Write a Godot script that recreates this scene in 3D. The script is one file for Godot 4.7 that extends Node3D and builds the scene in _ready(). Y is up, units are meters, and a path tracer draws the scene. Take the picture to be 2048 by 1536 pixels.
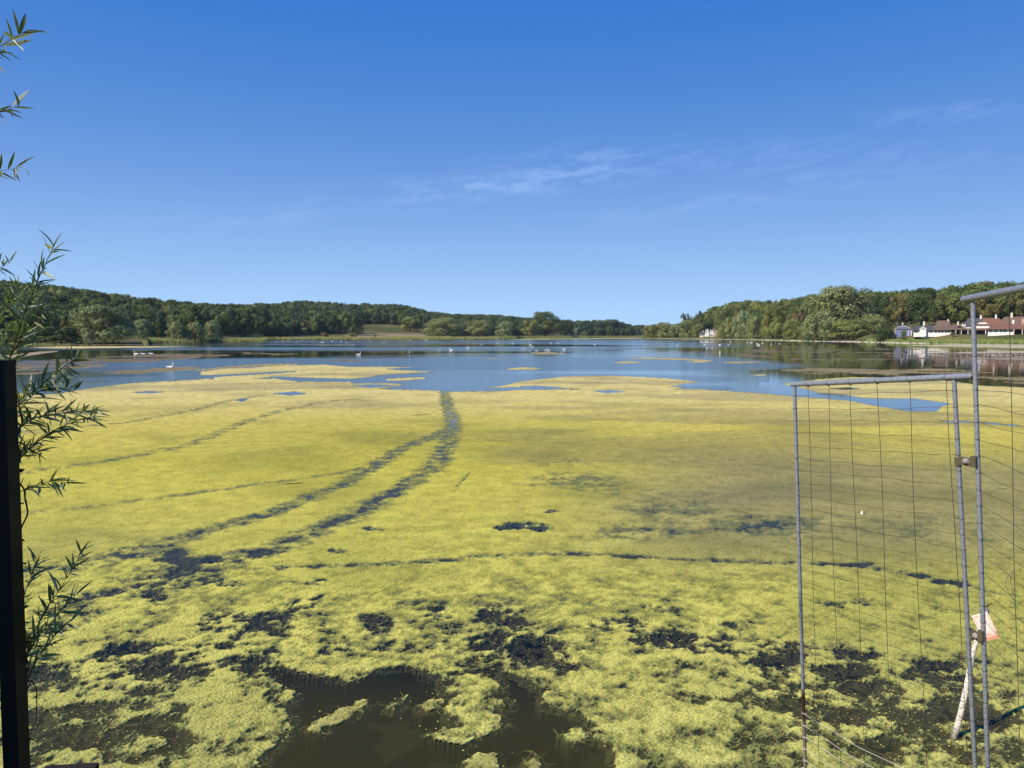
extends Node3D
# A shallow lake in late summer, its near half under a floating mat of bleached algae. Metres, y up, the lake's surface at y = 0.

const EYE := 4.0
const FOCAL := 1475.3
const PITCH := 0.0663
var cp := cos(PITCH)
var sp := sin(PITCH)
var mats := {}
var used := {}


class Acc:
	var v := PackedVector3Array()
	var n := PackedVector3Array()
	var c := PackedColorArray()
	var f := PackedInt32Array()
	var tint := Color.WHITE

	func tri_n(p: Vector3, q: Vector3, r: Vector3, a: Vector3, b: Vector3, d: Vector3) -> void:
		var i := v.size()
		v.append(p); v.append(q); v.append(r)
		n.append(a); n.append(b); n.append(d)
		c.append(tint); c.append(tint); c.append(tint)
		if (q - p).cross(r - p).dot(a + b + d) > 0.0:
			f.append(i); f.append(i + 2); f.append(i + 1)
		else:
			f.append(i); f.append(i + 1); f.append(i + 2)

	func tri(p: Vector3, q: Vector3, r: Vector3, out: Vector3) -> void:
		var k := (q - p).cross(r - p).normalized()
		if k.dot(out) < 0.0:
			k = -k
		tri_n(p, q, r, k, k, k)

	func quad(p: Vector3, q: Vector3, r: Vector3, s: Vector3, out: Vector3) -> void:
		tri(p, q, r, out)
		tri(p, r, s, out)

	func box(at: Vector3, size: Vector3, turn := Basis()) -> void:
		var h := size / 2
		for k in 3:
			for s in [-1.0, 1.0]:
				var a := Vector3.ZERO; var b := Vector3.ZERO; var o := Vector3.ZERO
				o[k] = h[k] * s
				a[(k + 1) % 3] = h[(k + 1) % 3]
				b[(k + 2) % 3] = h[(k + 2) % 3]
				quad(at + turn * (o + a + b), at + turn * (o - a + b), at + turn * (o - a - b), at + turn * (o + a - b), turn * o)

	func tube(pts: Array, rad: Array, sides := 8, caps := true, tints: Array = []) -> void:
		# a round bar swept along pts; one radius per point
		var m := pts.size()
		var side := Vector3.ZERO
		var rings := []
		for i in m:
			var t: Vector3 = ((pts[mini(i + 1, m - 1)] as Vector3) - (pts[maxi(i - 1, 0)] as Vector3)).normalized()
			if side == Vector3.ZERO:
				side = t.cross(Vector3.UP if absf(t.y) < 0.9 else Vector3.RIGHT).normalized()
			side = (side - t * side.dot(t)).normalized()
			var up := t.cross(side)
			var ring := []
			for k in sides:
				var a := TAU * k / sides
				ring.append(side * cos(a) + up * sin(a))
			rings.append(ring)
		var first := v.size()
		for i in m:
			for k in sides:
				v.append((pts[i] as Vector3) + (rings[i][k] as Vector3) * float(rad[i]))
				n.append(rings[i][k])
				c.append(tint if tints.is_empty() else tints[i])
		for i in m - 1:
			for k in sides:
				var a := first + i * sides + k
				var b := first + i * sides + (k + 1) % sides
				f.append_array([a, a + sides, b, b, a + sides, b + sides])
		if caps:
			for e in [0, m - 1]:
				var t: Vector3 = (pts[0] - pts[1]) if e == 0 else (pts[m - 1] - pts[m - 2])
				for k in range(1, sides - 1):
					tri(v[first + e * sides], v[first + e * sides + k], v[first + e * sides + k + 1], t)

	func sweep(pts: Array, wide: Array, high: Array, tints: Array, sides := 10) -> void:
		# a body swept along a spine in its own x-y plane: elliptical sections, one half width and half height per point
		var m := pts.size()
		var first := v.size()
		for i in m:
			var t: Vector3 = ((pts[mini(i + 1, m - 1)] as Vector3) - (pts[maxi(i - 1, 0)] as Vector3)).normalized()
			var up := Vector3.BACK.cross(t).normalized()
			for k in sides:
				var a := TAU * k / sides
				v.append((pts[i] as Vector3) + Vector3.BACK * (cos(a) * float(wide[i])) + up * (sin(a) * float(high[i])))
				n.append((Vector3.BACK * (cos(a) * float(high[i])) + up * (sin(a) * float(wide[i]))).normalized())
				c.append(tints[i])
		for i in m - 1:
			for k in sides:
				var a := first + i * sides + k
				var b := first + i * sides + (k + 1) % sides
				f.append_array([a, b, a + sides, b, b + sides, a + sides])

	func mesh(m: Material = null) -> ArrayMesh:
		var arr := []
		arr.resize(Mesh.ARRAY_MAX)
		arr[Mesh.ARRAY_VERTEX] = v
		arr[Mesh.ARRAY_NORMAL] = n
		var cs := PackedColorArray()
		cs.resize(c.size())
		for i in c.size():
			cs[i] = c[i].linear_to_srgb()
		arr[Mesh.ARRAY_COLOR] = cs
		arr[Mesh.ARRAY_INDEX] = f
		var out := ArrayMesh.new()
		out.add_surface_from_arrays(Mesh.PRIMITIVE_TRIANGLES, arr)
		if m:
			out.surface_set_material(0, m)
		return out


# ---------------------------------------------------------------- naming and placing
func numbered(called: String) -> String:
	var k: int = used.get(called, 0)
	used[called] = k + 1
	return called if k == 0 else "%s_%03d" % [called, k]

func tag(o: Node3D, label: String, category: String, group := "", kind := "") -> Node3D:
	if label: o.set_meta("label", label)
	if category: o.set_meta("category", category)
	if group: o.set_meta("group", group)
	if kind: o.set_meta("kind", kind)
	return o

func thing(called: String, label: String, category: String, at := Vector3.ZERO, turn := 0.0, group := "") -> Node3D:
	var o := Node3D.new()
	o.name = numbered(called)
	add_child(o)
	o.position = at
	o.rotation.y = turn
	tag(o, label, category, group)
	return o

func part(called: String, a: Acc, m: Material, parent: Node3D) -> MeshInstance3D:
	return part_mesh(called, a.mesh(m), parent)

func part_mesh(called: String, mesh: Mesh, parent: Node3D) -> MeshInstance3D:
	var o := MeshInstance3D.new()
	if parent == self:
		o.name = numbered(called)
	else:
		var k := 0
		var nm := called
		while parent.has_node(nm):
			k += 1
			nm = "%s_%03d" % [called, k]
		o.name = nm
	o.mesh = mesh
	parent.add_child(o, true)
	return o

func structure(called: String, a: Acc, m: Material) -> MeshInstance3D:
	var o := part(called, a, m, self)
	o.set_meta("kind", "structure")
	return o

func sight(px: float, py: float) -> Vector3:
	var y := (768.0 - py) / FOCAL
	return Vector3((px - 1024.0) / FOCAL, y * cp - sp, -(cp + y * sp))

func on_level(px: float, py: float, level := 0.0) -> Vector3:
	var r := sight(px, py)
	return Vector3(0, EYE, 0) + r * ((EYE - level) / -r.y)

func at_far(px: float, py: float, far: float) -> Vector3:
	var r := sight(px, py)
	return Vector3(0, EYE, 0) + r * (far / -r.z)

func table(t: Array, x: float) -> float:
	# linear interpolation in a list of x, y, x, y ...
	if x <= t[0]: return t[1]
	for i in range(2, t.size(), 2):
		if x <= t[i]:
			return lerpf(t[i - 1], t[i + 1], (x - t[i - 2]) / (t[i] - t[i - 2]))
	return t[t.size() - 1]


# ---------------------------------------------------------------- materials
func lin(r: float, g: float, b: float) -> Color:
	return Color(r, g, b).linear_to_srgb()

func plain(key: String, col: Color, rough := 0.8, metal := 0.0, spec := 0.5) -> StandardMaterial3D:
	if not mats.has(key):
		var m := StandardMaterial3D.new()
		m.resource_name = key
		m.albedo_color = col
		m.roughness = rough
		m.metallic = metal
		m.metallic_specular = spec
		mats[key] = m
	return mats[key]

func coloured(key: String, col := Color.WHITE, rough := 0.8, spec := 0.4) -> StandardMaterial3D:
	var m := plain(key, col, rough, 0.0, spec)
	m.vertex_color_use_as_albedo = true
	m.vertex_color_is_srgb = true
	return m

func noise_map(sd: int, freq: float, octaves: int, ramp: Array, size := 256, bump := 0.0) -> NoiseTexture2D:
	# a seamless noise picture; ramp is a list of [position, colour]
	var n := FastNoiseLite.new()
	n.seed = sd
	n.noise_type = FastNoiseLite.TYPE_SIMPLEX_SMOOTH
	n.frequency = freq
	n.fractal_octaves = octaves
	var t := NoiseTexture2D.new()
	t.width = size
	t.height = size
	t.seamless = true
	t.noise = n
	if bump > 0.0:
		t.as_normal_map = true
		t.bump_strength = bump
	elif not ramp.is_empty():
		var g := Gradient.new()
		g.offsets = ramp.map(func(r): return r[0])
		g.colors = ramp.map(func(r): return r[1])
		t.color_ramp = g
	return t

func world_mapped(m: StandardMaterial3D, tile: float) -> void:
	m.uv1_triplanar = true
	m.uv1_world_triplanar = true
	m.uv1_scale = Vector3.ONE / tile

# ---------------------------------------------------------------- the scene
func _ready() -> void:
	var cam := Camera3D.new()
	cam.name = "camera"
	cam.fov = 55.0
	cam.near = 0.05
	cam.far = 12000.0
	cam.position = Vector3(0, EYE, 0)
	cam.rotation.x = -PITCH
	add_child(cam)
	cam.current = true
	make_sky()
	var sun := DirectionalLight3D.new()
	sun.name = "sun"
	sun.light_energy = 1.5
	sun.light_color = Color(1.0, 0.95, 0.87)
	sun.light_angular_distance = 0.5
	sun.shadow_enabled = true
	add_child(sun)
	sun.look_at_from_position(Vector3(-0.70, 0.62, 0.42), Vector3.ZERO)
	make_land()
	make_water()
	make_algae()
	make_shore()
	make_trees()
	make_reeds()
	make_houses()
	make_birds()
	make_gate()
	make_sign()
	make_post()
	make_willow()

func make_sky() -> void:
	var m := ProceduralSkyMaterial.new()
	m.sky_top_color = Color(0.09, 0.385, 0.71)
	m.sky_horizon_color = Color(0.66, 0.80, 0.93)
	m.sky_curve = 0.112
	m.ground_horizon_color = Color(0.5, 0.55, 0.55)
	m.ground_bottom_color = Color(0.25, 0.25, 0.2)
	m.sun_angle_max = 14.0
	m.sun_curve = 0.1
	m.sky_cover = cirrus()
	m.sky_cover_modulate = Color(1, 1, 1, 1)
	var sky := Sky.new()
	sky.sky_material = m
	var e := Environment.new()
	e.background_mode = Environment.BG_SKY
	e.sky = sky
	e.tonemap_mode = Environment.TONE_MAPPER_LINEAR
	e.tonemap_exposure = 1.3
	e.sdfgi_enabled = true
	e.ssao_enabled = true
	e.ssil_enabled = true
	e.fog_enabled = true
	e.fog_density = 0.00005
	e.fog_light_color = Color(0.8, 0.88, 1.0)
	var w := WorldEnvironment.new()
	w.name = "world"
	w.environment = e
	add_child(w)

func cirrus() -> ImageTexture:
	# thin high ice cloud: faint long streaks, everywhere alike but gathered in a few drifts
	var wide := 2048
	var im := Image.create(wide, wide / 2, false, Image.FORMAT_RGBAF)
	im.fill(Color(0, 0, 0, 0))
	var a := FastNoiseLite.new()
	a.seed = 201; a.frequency = 1.0; a.fractal_octaves = 5; a.fractal_gain = 0.6
	a.domain_warp_enabled = true; a.domain_warp_amplitude = 0.5; a.domain_warp_frequency = 0.8
	# drifts: azimuth from straight ahead, height, slope, half length, half height, strength
	var drifts := [[-0.03, 0.195, 0.085, 0.15, 0.016, 0.75], [0.1, 0.222, 0.05, 0.1, 0.02, 0.5], [-0.3, 0.15, 0.1, 0.1, 0.01, 0.3], [0.56, 0.25, -0.02, 0.14, 0.012, 0.35], [0.36, 0.215, -0.08, 0.16, 0.022, 0.35], [0.28, 0.17, 0.1, 0.2, 0.014, 0.3]]
	var r := RandomNumberGenerator.new()
	r.seed = 5
	for k in 14:
		drifts.append([0.95 + k * 0.32, r.randf_range(0.14, 0.3), r.randf_range(-0.1, 0.12), r.randf_range(0.08, 0.2), r.randf_range(0.01, 0.022), r.randf_range(0.3, 1.0)])
	for y in range(0, wide / 2):
		var up := PI / 2 - (y + 0.5) / (wide / 2) * PI
		if up < 0.08: break
		if up > 0.42: continue
		for x in wide:
			var az := wrapf((x + 0.5) / wide * TAU, -PI, PI)
			var k := 0.0
			for q in drifts:
				var da := wrapf(az - q[0], -PI, PI)
				if absf(da) > q[3] * 2.5: continue
				var e: float = (up - q[1] - q[2] * da) / q[4]
				k += q[5] * exp(-e * e - pow(da / q[3], 2.0))
			if k > 0.01:
				var v := a.get_noise_2d(az * 9.0 + up * 14.0, up * 95.0 - az * 12.0)
				k *= smoothstep(-0.3, 0.55, v)
				im.set_pixel(x, y, Color(0.85, 0.9, 0.95, k * 0.16))
	return ImageTexture.create_from_image(im)

# ---------------------------------------------------------------- the land
# Along each line of sight u = x / distance the shore lies SHORE away, the ridge RIDGE away and SKYLINE high; keys are pixels of the horizon.
var SHORE := [-900, 210, -300, 250, 0, 292, 150, 298, 290, 310, 320, 390, 430, 415, 520, 430, 540, 560, 640, 640, 1000, 700, 1040, 800, 1140, 860, 1150, 1150, 1270, 1180, 1288, 850, 1400, 700, 1560, 545, 1620, 480, 1700, 440, 1800, 372, 1900, 330, 2048, 300, 2400, 250, 2900, 200]
var RIDGE := [-900, 780, 440, 780, 560, 1150, 1000, 1250, 1290, 1420, 1330, 1050, 1480, 860, 1640, 640, 2048, 540, 2900, 500]
var SKYLINE := [-900, 560, -300, 558, 0, 566, 100, 578, 150, 582, 200, 590, 300, 602, 400, 610, 450, 612, 530, 613, 560, 611, 600, 606, 650, 608, 700, 611, 770, 611, 800, 612, 830, 618, 860, 627, 900, 631, 1000, 633, 1040, 638, 1130, 643, 1200, 643, 1240, 645, 1270, 653, 1300, 656, 1360, 655, 1400, 633, 1420, 620, 1450, 611, 1480, 606, 1550, 603, 1600, 600, 1650, 590, 1800, 586, 1900, 580, 2048, 566, 2900, 556]

func key_of(u: float) -> float:
	return 1024.0 + FOCAL * u / cp

func land(u: float, d: float) -> float:
	var k := key_of(u)
	var s := table(SHORE, k)
	if d <= s:
		return maxf(-0.75, (d - s) * 0.02 - 0.03)
	var r := table(RIDGE, k)
	var top := EYE + (670.0 - table(SKYLINE, k)) / FOCAL * r - 14.0
	var flat := s + (55.0 if k < 1300 else 70.0)
	var terrace := 3.5 * smoothstep(1680.0, 1740.0, k) * smoothstep(17.0, 30.0, d - s) + 1.7 * smoothstep(1375.0, 1395.0, k) * smoothstep(1475.0, 1450.0, k) * smoothstep(8.0, 24.0, d - s)
	var bank := terrace + 0.75 * smoothstep(0.0, 26.0, d - s) + 0.6 * smoothstep(26.0, 90.0, d - s)
	if d < r:
		return bank + maxf(top - bank, 0.0) * pow(smoothstep(0.0, 1.0, clampf((d - flat) / (r - flat), 0.0, 1.0)), 0.85)
	return bank + maxf(top - bank, 0.0) * lerpf(1.0, 0.55, smoothstep(r, r * 2.5, d))

func on_land(px: float, d: float) -> Vector3:
	var u := (px - 1024.0) * cp / FOCAL
	return Vector3(u * d, land(u, d), -d)

func make_land() -> void:
	var a := Acc.new()
	var steps := [0.0, 3.0, 7.0, 14.0, 24.0, 36.0, 50.0, 70.0, 95.0, 125.0, 160.0, 200.0, 250.0, 310.0, 380.0, 460.0, 550.0, 700.0, 1000.0, 1500.0]
	var inner := [5.5, 7.0, 8.0, 9.0, 10.5, 14.0, 40.0, 110.0, 0.75, 0.9, 0.97, 0.99]
	var rows := steps.size() + inner.size()
	var cols := 341
	var tone := FastNoiseLite.new()
	tone.seed = 5
	tone.frequency = 0.018
	tone.fractal_octaves = 4
	for i in cols:
		var u := lerpf(-1.7, 1.7, i / float(cols - 1))
		var k := key_of(u)
		var s := table(SHORE, k)
		for j in rows:
			var d: float
			if j < inner.size():
				d = inner[j] if inner[j] > 2.0 else s * inner[j]
			else:
				d = s + steps[j - inner.size()]
			var p := Vector3(u * d, land(u, d), -d)
			a.v.append(p)
			var e := 2.0
			var dx := land(u + e / d, d) - land(u - e / d, d)
			var dz := land(u, d + e) - land(u, d - e)
			a.n.append(Vector3(-dx / (2 * e), 1, dz / (2 * e)).normalized())
			var t := tone.get_noise_2d(p.x, p.z)
			var grass := Color(0.075, 0.085, 0.03).lerp(Color(0.17, 0.14, 0.065), clampf(0.35 + t, 0, 1))
			if k > 690 and k < 860 and d > s + 12 and d < s + 140:
				grass = grass.lerp(Color(0.30, 0.235, 0.135), 0.85)
			if d > s + 300 and k > 500 and k < 560:
				grass = Color(0.34, 0.29, 0.16)
			var sand := Color(0.42, 0.36, 0.235) if k > 1250 else Color(0.24, 0.2, 0.11)
			var c := sand.lerp(grass, smoothstep(3.0, 9.0, d - s + 6.0 * t))
			if d < s:
				c = sand.lerp(Color(0.045, 0.044, 0.02).lerp(Color(0.012, 0.013, 0.01), smoothstep(8.2, 11.5, d)), smoothstep(0.0, 12.0, s - d))
			a.c.append(c)
	for i in cols - 1:
		for j in rows - 1:
			var q := i * rows + j
			a.f.append_array([q, q + 1, q + rows, q + rows, q + 1, q + rows + 1])
	var m := coloured("land", Color.WHITE, 0.95, 0.2)
	m.heightmap_enabled = true
	m.heightmap_texture = noise_map(3, 0.02, 4, [])
	m.heightmap_scale = 12.0
	world_mapped(m, 9.0)
	structure("ground", a, m)
	# the bank that the photographer stands on
	var b := Acc.new()
	b.tint = Color(0.05, 0.05, 0.025)
	var prof := [[6.4, -0.8], [5.3, 0.45], [4.9, 0.72], [3.7, 1.45], [2.35, 2.2], [1.6, 2.4], [-6.0, 2.5], [-60.0, 2.5]]
	for i in prof.size() - 1:
		b.quad(Vector3(-30, prof[i][1], -prof[i][0]), Vector3(30, prof[i][1], -prof[i][0]), Vector3(30, prof[i + 1][1], -prof[i + 1][0]), Vector3(-30, prof[i + 1][1], -prof[i + 1][0]), Vector3(0, 1, -0.3))
	structure("near_bank", b, m)

func make_water() -> void:
	# one sheet in bands: murky and see-through near the bank, then open water whose calm and ruffled streaks carry ripples of several heights
	var still := StandardMaterial3D.new()
	still.resource_name = "murky water"
	still.albedo_texture = noise_map(41, 0.01, 2, [[0.0, Color(0.92, 0.92, 0.92)], [1.0, Color.WHITE]], 64)
	still.albedo_color = Color(1, 1, 1, 0.52)
	still.vertex_color_use_as_albedo = true
	still.vertex_color_is_srgb = true
	still.transparency = BaseMaterial3D.TRANSPARENCY_ALPHA
	still.roughness = 0.04
	still.metallic_specular = 0.28
	still.normal_enabled = true
	still.normal_texture = noise_map(42, 0.02, 3, [], 256, 4.0)
	still.normal_scale = 0.012
	world_mapped(still, 4.0)
	var kinds: Array[StandardMaterial3D] = [still]
	var wave := noise_map(43, 0.022, 4, [], 512, 6.0)
	for k in 4:
		var m := StandardMaterial3D.new()
		m.resource_name = "open water %d" % k
		m.albedo_color = lin(0.012, 0.016, 0.012)
		m.roughness = [0.03, 0.06, 0.1, 0.14][k]
		m.metallic_specular = 0.4
		m.normal_enabled = true
		m.normal_texture = wave
		m.normal_scale = [0.015, 0.05, 0.11, 0.19][k]
		world_mapped(m, 5.0)
		kinds.append(m)
	var faces: Array[PackedInt32Array] = []
	for k in 5: faces.append(PackedInt32Array())
	var streak := FastNoiseLite.new()
	streak.seed = 77
	streak.frequency = 0.011
	streak.fractal_octaves = 4
	var rows := PackedFloat32Array([4.8, 7.2, 7.6, 8.0, 8.4, 8.8, 9.2, 9.6, 10.0, 10.4, 16.0, 30.0])
	while rows[rows.size() - 1] < 1400.0:
		rows.append(rows[rows.size() - 1] * 1.0085)
	var cols := 220
	var v := PackedVector3Array()
	var n := PackedVector3Array()
	var c := PackedColorArray()
	for d in rows:
		for i in cols:
			v.append(Vector3(lerpf(-1.5, 1.5, i / float(cols - 1)) * d, 0, -d))
			n.append(Vector3.UP)
			c.append(Color(0.078, 0.072, 0.02).lerp(Color(0.011, 0.0125, 0.009), smoothstep(7.3, 9.3, d)).linear_to_srgb())
	for j in rows.size() - 1:
		for i in cols - 1:
			var q := j * cols + i
			var p := v[q]
			var kind := 0
			if j > 10:
				var w := streak.get_noise_2d(p.x * 0.45, p.z * 1.3) * 0.9 + 0.12
				var key := key_of(p.x / -p.z)
				w += 0.55 * exp(-pow((-p.z - 102.0) / 16.0, 2.0)) * smoothstep(1550.0, 1350.0, key)
				w += 0.3 * exp(-pow((-p.z - 480.0) / 150.0, 2.0)) * smoothstep(1500.0, 1250.0, key)
				w -= 0.35 * exp(-pow((-p.z - 165.0) / 26.0, 2.0))
				w -= 0.55 * smoothstep(1420.0, 1640.0, key)
				kind = 1 + clampi(int(floor((w + 0.25) * 5.0)), 0, 3)
			faces[kind].append_array([q, q + cols, q + 1, q + 1, q + cols, q + cols + 1])
	var mesh := ArrayMesh.new()
	for k in 5:
		if faces[k].is_empty(): continue
		var arr := []
		arr.resize(Mesh.ARRAY_MAX)
		arr[Mesh.ARRAY_VERTEX] = v
		arr[Mesh.ARRAY_NORMAL] = n
		arr[Mesh.ARRAY_COLOR] = c
		arr[Mesh.ARRAY_INDEX] = faces[k]
		mesh.add_surface_from_arrays(Mesh.PRIMITIVE_TRIANGLES, arr)
		mesh.surface_set_material(mesh.get_surface_count() - 1, kinds[k])
	part_mesh("lake_water", mesh, self).set_meta("kind", "structure")


# ---------------------------------------------------------------- the floating algae
var G0 := -390.0
var GDX := 2.3
var GW := 1240
var grow := PackedFloat32Array()
var cov := PackedFloat32Array()
var brown := PackedFloat32Array()
var lace := PackedFloat32Array()

func row_of(py: float) -> int:
	return clampi(grow.bsearch(py), 0, grow.size() - 1)

func patch(poly: Array, soft: float, mode: int, tone := 0.0) -> void:
	# mode 0 adds a raft, 1 opens water; tone tells how brown the raft is
	var pts := PackedVector2Array()
	var lo := Vector2(1e9, 1e9)
	var hi := -lo
	for i in range(0, poly.size(), 2):
		var p := Vector2(poly[i], poly[i + 1] * 3.0)
		pts.append(p)
		lo = lo.min(p); hi = hi.max(p)
	var m := soft * 2.0
	var i0 := maxi(0, int((lo.x - m - G0) / GDX)); var i1 := mini(GW - 1, int((hi.x + m - G0) / GDX) + 1)
	var j0 := row_of((lo.y - m) / 3.0); var j1 := row_of((hi.y + m) / 3.0)
	var cnt := pts.size()
	for j in range(j0, j1 + 1):
		for i in range(i0, i1 + 1):
			var q := Vector2(G0 + i * GDX, grow[j] * 3.0)
			var best := 1e9
			for k in cnt:
				best = minf(best, Geometry2D.get_closest_point_to_segment(q, pts[k], pts[(k + 1) % cnt]).distance_squared_to(q))
			var sd := clampf(sqrt(best) / soft, 0.0, 1.0)
			if not Geometry2D.is_point_in_polygon(q, pts): sd = -sd
			var at := j * GW + i
			if mode == 0:
				if sd > -0.99 and sd > cov[at]:
					cov[at] = sd
				if sd > -0.5 and tone > 0.0: brown[at] = maxf(brown[at], tone * smoothstep(-0.6, 0.3, sd))
			else:
				cov[at] = minf(cov[at], -sd * (1.5 if q.y < 3300.0 else 4.5))

func track(line: Array, wide: float, depth: float) -> void:
	# an opening that birds and boats have drawn: line in picture points, width in metres
	var pts := PackedVector2Array()
	var lo := Vector2(1e9, 1e9)
	var hi := -lo
	for i in range(0, line.size(), 2):
		var w := on_level(line[i], line[i + 1])
		pts.append(Vector2(w.x, w.z))
		lo = lo.min(Vector2(line[i], line[i + 1])); hi = hi.max(Vector2(line[i], line[i + 1]))
	var near := on_level(1024, hi.y).z
	var m := wide * 2.0 * FOCAL / -near
	var i0 := maxi(0, int((lo.x - m - G0) / GDX)); var i1 := mini(GW - 1, int((hi.x + m - G0) / GDX) + 1)
	var j0 := row_of(lo.y - 12.0); var j1 := row_of(hi.y + maxf(m * 0.6, 6.0))
	for j in range(j0, j1 + 1):
		var r0 := on_level(0, grow[j]); var r1 := on_level(2048, grow[j])
		for i in range(i0, i1 + 1):
			var q := Vector2(lerpf(r0.x, r1.x, (G0 + i * GDX) / 2048.0), r0.z)
			var best := 1e9
			for k in pts.size() - 1:
				best = minf(best, Geometry2D.get_closest_point_to_segment(q, pts[k], pts[k + 1]).distance_squared_to(q))
			var t := 1.0 - sqrt(best) / wide
			if t > 0.0:
				cov[j * GW + i] = minf(cov[j * GW + i], 1.0 - depth * 1.15 * smoothstep(0.0, 0.9, t))

func sunk(px: float, py: float, rx: float, ry: float, depth: float) -> void:
	# a stretch where the mat has torn or sunk
	for j in range(row_of(py - ry), row_of(py + ry) + 1):
		for i in range(maxi(0, int((px - rx - G0) / GDX)), mini(GW - 1, int((px + rx - G0) / GDX)) + 1):
			var t := 1.0 - Vector2((G0 + i * GDX - px) / rx, (grow[j] - py) / ry).length()
			if t > 0.0:
				cov[j * GW + i] -= depth * smoothstep(0.0, 0.7, t)
				if depth == 0.95: lace[j * GW + i] = maxf(lace[j * GW + i], smoothstep(0.0, 0.4, t))

func make_algae() -> void:
	var y := 676.0
	while y < 1660.0:
		grow.append(y)
		y += 0.8 if y < 705.0 else 1.0 if y < 800.0 else 1.5 if y < 900.0 else 2.0
	var rows := grow.size()
	cov.resize(GW * rows)
	brown.resize(GW * rows)
	brown.fill(0.0)
	lace.resize(GW * rows)
	lace.fill(0.0)
	var edge := [-300, 786, 0, 785, 110, 788, 150, 781, 180, 776, 240, 768, 330, 762, 420, 757, 553, 756, 600, 763, 700, 763, 720, 772, 780, 778, 860, 780, 905, 783, 985, 782, 1040, 779, 1200, 778, 1400, 778, 1520, 786, 1600, 793, 1706, 802, 1760, 813, 1815, 822, 1872, 823, 1885, 812, 1905, 806, 2048, 800, 2300, 800]
	for i in GW:
		var e := table(edge, G0 + i * GDX)
		for j in rows:
			cov[j * GW + i] = clampf((grow[j] - e) / 4.0, -1.0, 1.0)
	# rafts beyond the edge
	patch([400, 743, 470, 735, 560, 731, 650, 729, 700, 733, 780, 733, 832, 734, 780, 738, 700, 741, 640, 744, 560, 743, 480, 748, 400, 751], 5, 0)
	patch([430, 754, 520, 748, 600, 743, 690, 738, 760, 736, 800, 740, 867, 743, 820, 747, 760, 750, 735, 755, 700, 758, 640, 757, 552, 753, 480, 761, 420, 763], 5, 0)
	patch([772, 758, 800, 756, 857, 754, 850, 758, 800, 762, 772, 761], 5, 0)
	patch([620, 772, 700, 767, 780, 766, 810, 769, 780, 776, 690, 778], 5, 0)
	patch([963, 777, 1000, 772, 1040, 763, 1090, 757, 1140, 752, 1220, 751, 1330, 756, 1390, 762, 1407, 764, 1370, 768, 1345, 773, 1372, 775, 1340, 781, 1200, 781, 1090, 775, 1050, 774, 1010, 775], 5, 0)
	patch([1560, 768, 1640, 758, 1700, 754, 1800, 755, 1900, 760, 1960, 771, 2060, 775, 2320, 778, 2320, 815, 1905, 808, 1867, 803, 1828, 797, 1768, 798, 1727, 797, 1690, 790, 1638, 786, 1594, 774], 5, 0)
	patch([1004, 738, 1045, 734, 1088, 736, 1070, 740, 1020, 740], 4, 0, 0.15)
	patch([1222, 724, 1260, 722, 1298, 726, 1240, 727.5], 4, 0, 0.2)
	patch([1242, 717, 1300, 714.5, 1380, 717, 1432, 721, 1400, 726, 1372, 725, 1390, 722, 1330, 719, 1270, 718], 4, 0, 0.2)
	patch([1430, 725, 1480, 722, 1530, 724, 1470, 728], 4, 0, 0.5)
	patch([1056, 706, 1090, 704, 1142, 706, 1110, 709, 1070, 708.5], 3, 0, 0.4)
	patch([1502, 750, 1530, 748.5, 1540, 750.5, 1515, 752], 3, 0)
	patch([960, 717.6, 990, 716.6, 1000, 717.6, 980, 718.6], 3, 0)
	# thin far lines
	patch([44, 695, 120, 692.2, 260, 692.2, 420, 692.6, 300, 695.5, 120, 697.5], 3, 0)
	patch([100, 690.3, 200, 688.6, 285, 689, 200, 690.8], 2, 0, 0.6)
	patch([1000, 680.2, 1060, 676.5, 1145, 676.5, 1290, 675.2, 1285, 677.4, 1120, 679], 2, 0, 0.25)
	patch([843, 688.4, 930, 686.6, 1020, 688, 930, 690], 2, 0, 0.95)
	patch([590, 690, 660, 689, 730, 690, 660, 691.5], 2, 0, 0.95)
	# brown rafts on the left
	patch([140, 716, 220, 711, 330, 706, 520, 703, 530, 707, 440, 712, 330, 721, 200, 728, 100, 731, 20, 736, -140, 742, -140, 728, 60, 722], 6, 0, 1.0)
	patch([-140, 748, 30, 735, 100, 728, 190, 726, 215, 731, 120, 741, 70, 750, -140, 772], 6, 0, 0.9)
	patch([175, 748, 260, 739, 330, 736, 390, 733, 430, 736, 330, 743, 240, 750], 5, 0, 0.85)
	patch([470, 710, 520, 706, 600, 708, 540, 712], 4, 0, 1.0)
	patch([630, 721, 680, 719, 748, 720, 690, 723], 4, 0, 1.0)
	patch([380, 742, 450, 733, 530, 727, 620, 727, 560, 732, 460, 737], 5, 0, 0.6)
	# sunken brown weed on the right
	patch([1470, 712, 1500, 696, 1640, 691, 1800, 695, 1900, 704, 2060, 702, 2320, 702, 2320, 738, 2060, 734, 1960, 722, 1850, 726, 1700, 722, 1560, 722], 8, 0, 1.0)
	patch([1560, 740, 1650, 732, 1760, 738, 1860, 734, 1960, 742, 2060, 748, 2320, 748, 2320, 774, 2060, 773, 1960, 768, 1860, 757, 1700, 750, 1610, 750], 8, 0, 0.8)
	# slivers of water
	patch([555, 758, 600, 756, 648, 758, 640, 763, 600, 762], 3, 1)
	patch([545, 787, 590, 783, 615, 788, 580, 791], 3, 1)
	patch([470, 800, 485, 797, 497, 799, 485, 803], 3, 1)
	patch([260, 785, 300, 782, 330, 784, 300, 786.5], 3, 1)
	patch([1038, 773, 1075, 771.5, 1122, 775, 1090, 777], 3, 1)
	patch([1185, 782, 1220, 780.5, 1252, 784, 1210, 786], 3, 1)
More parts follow.
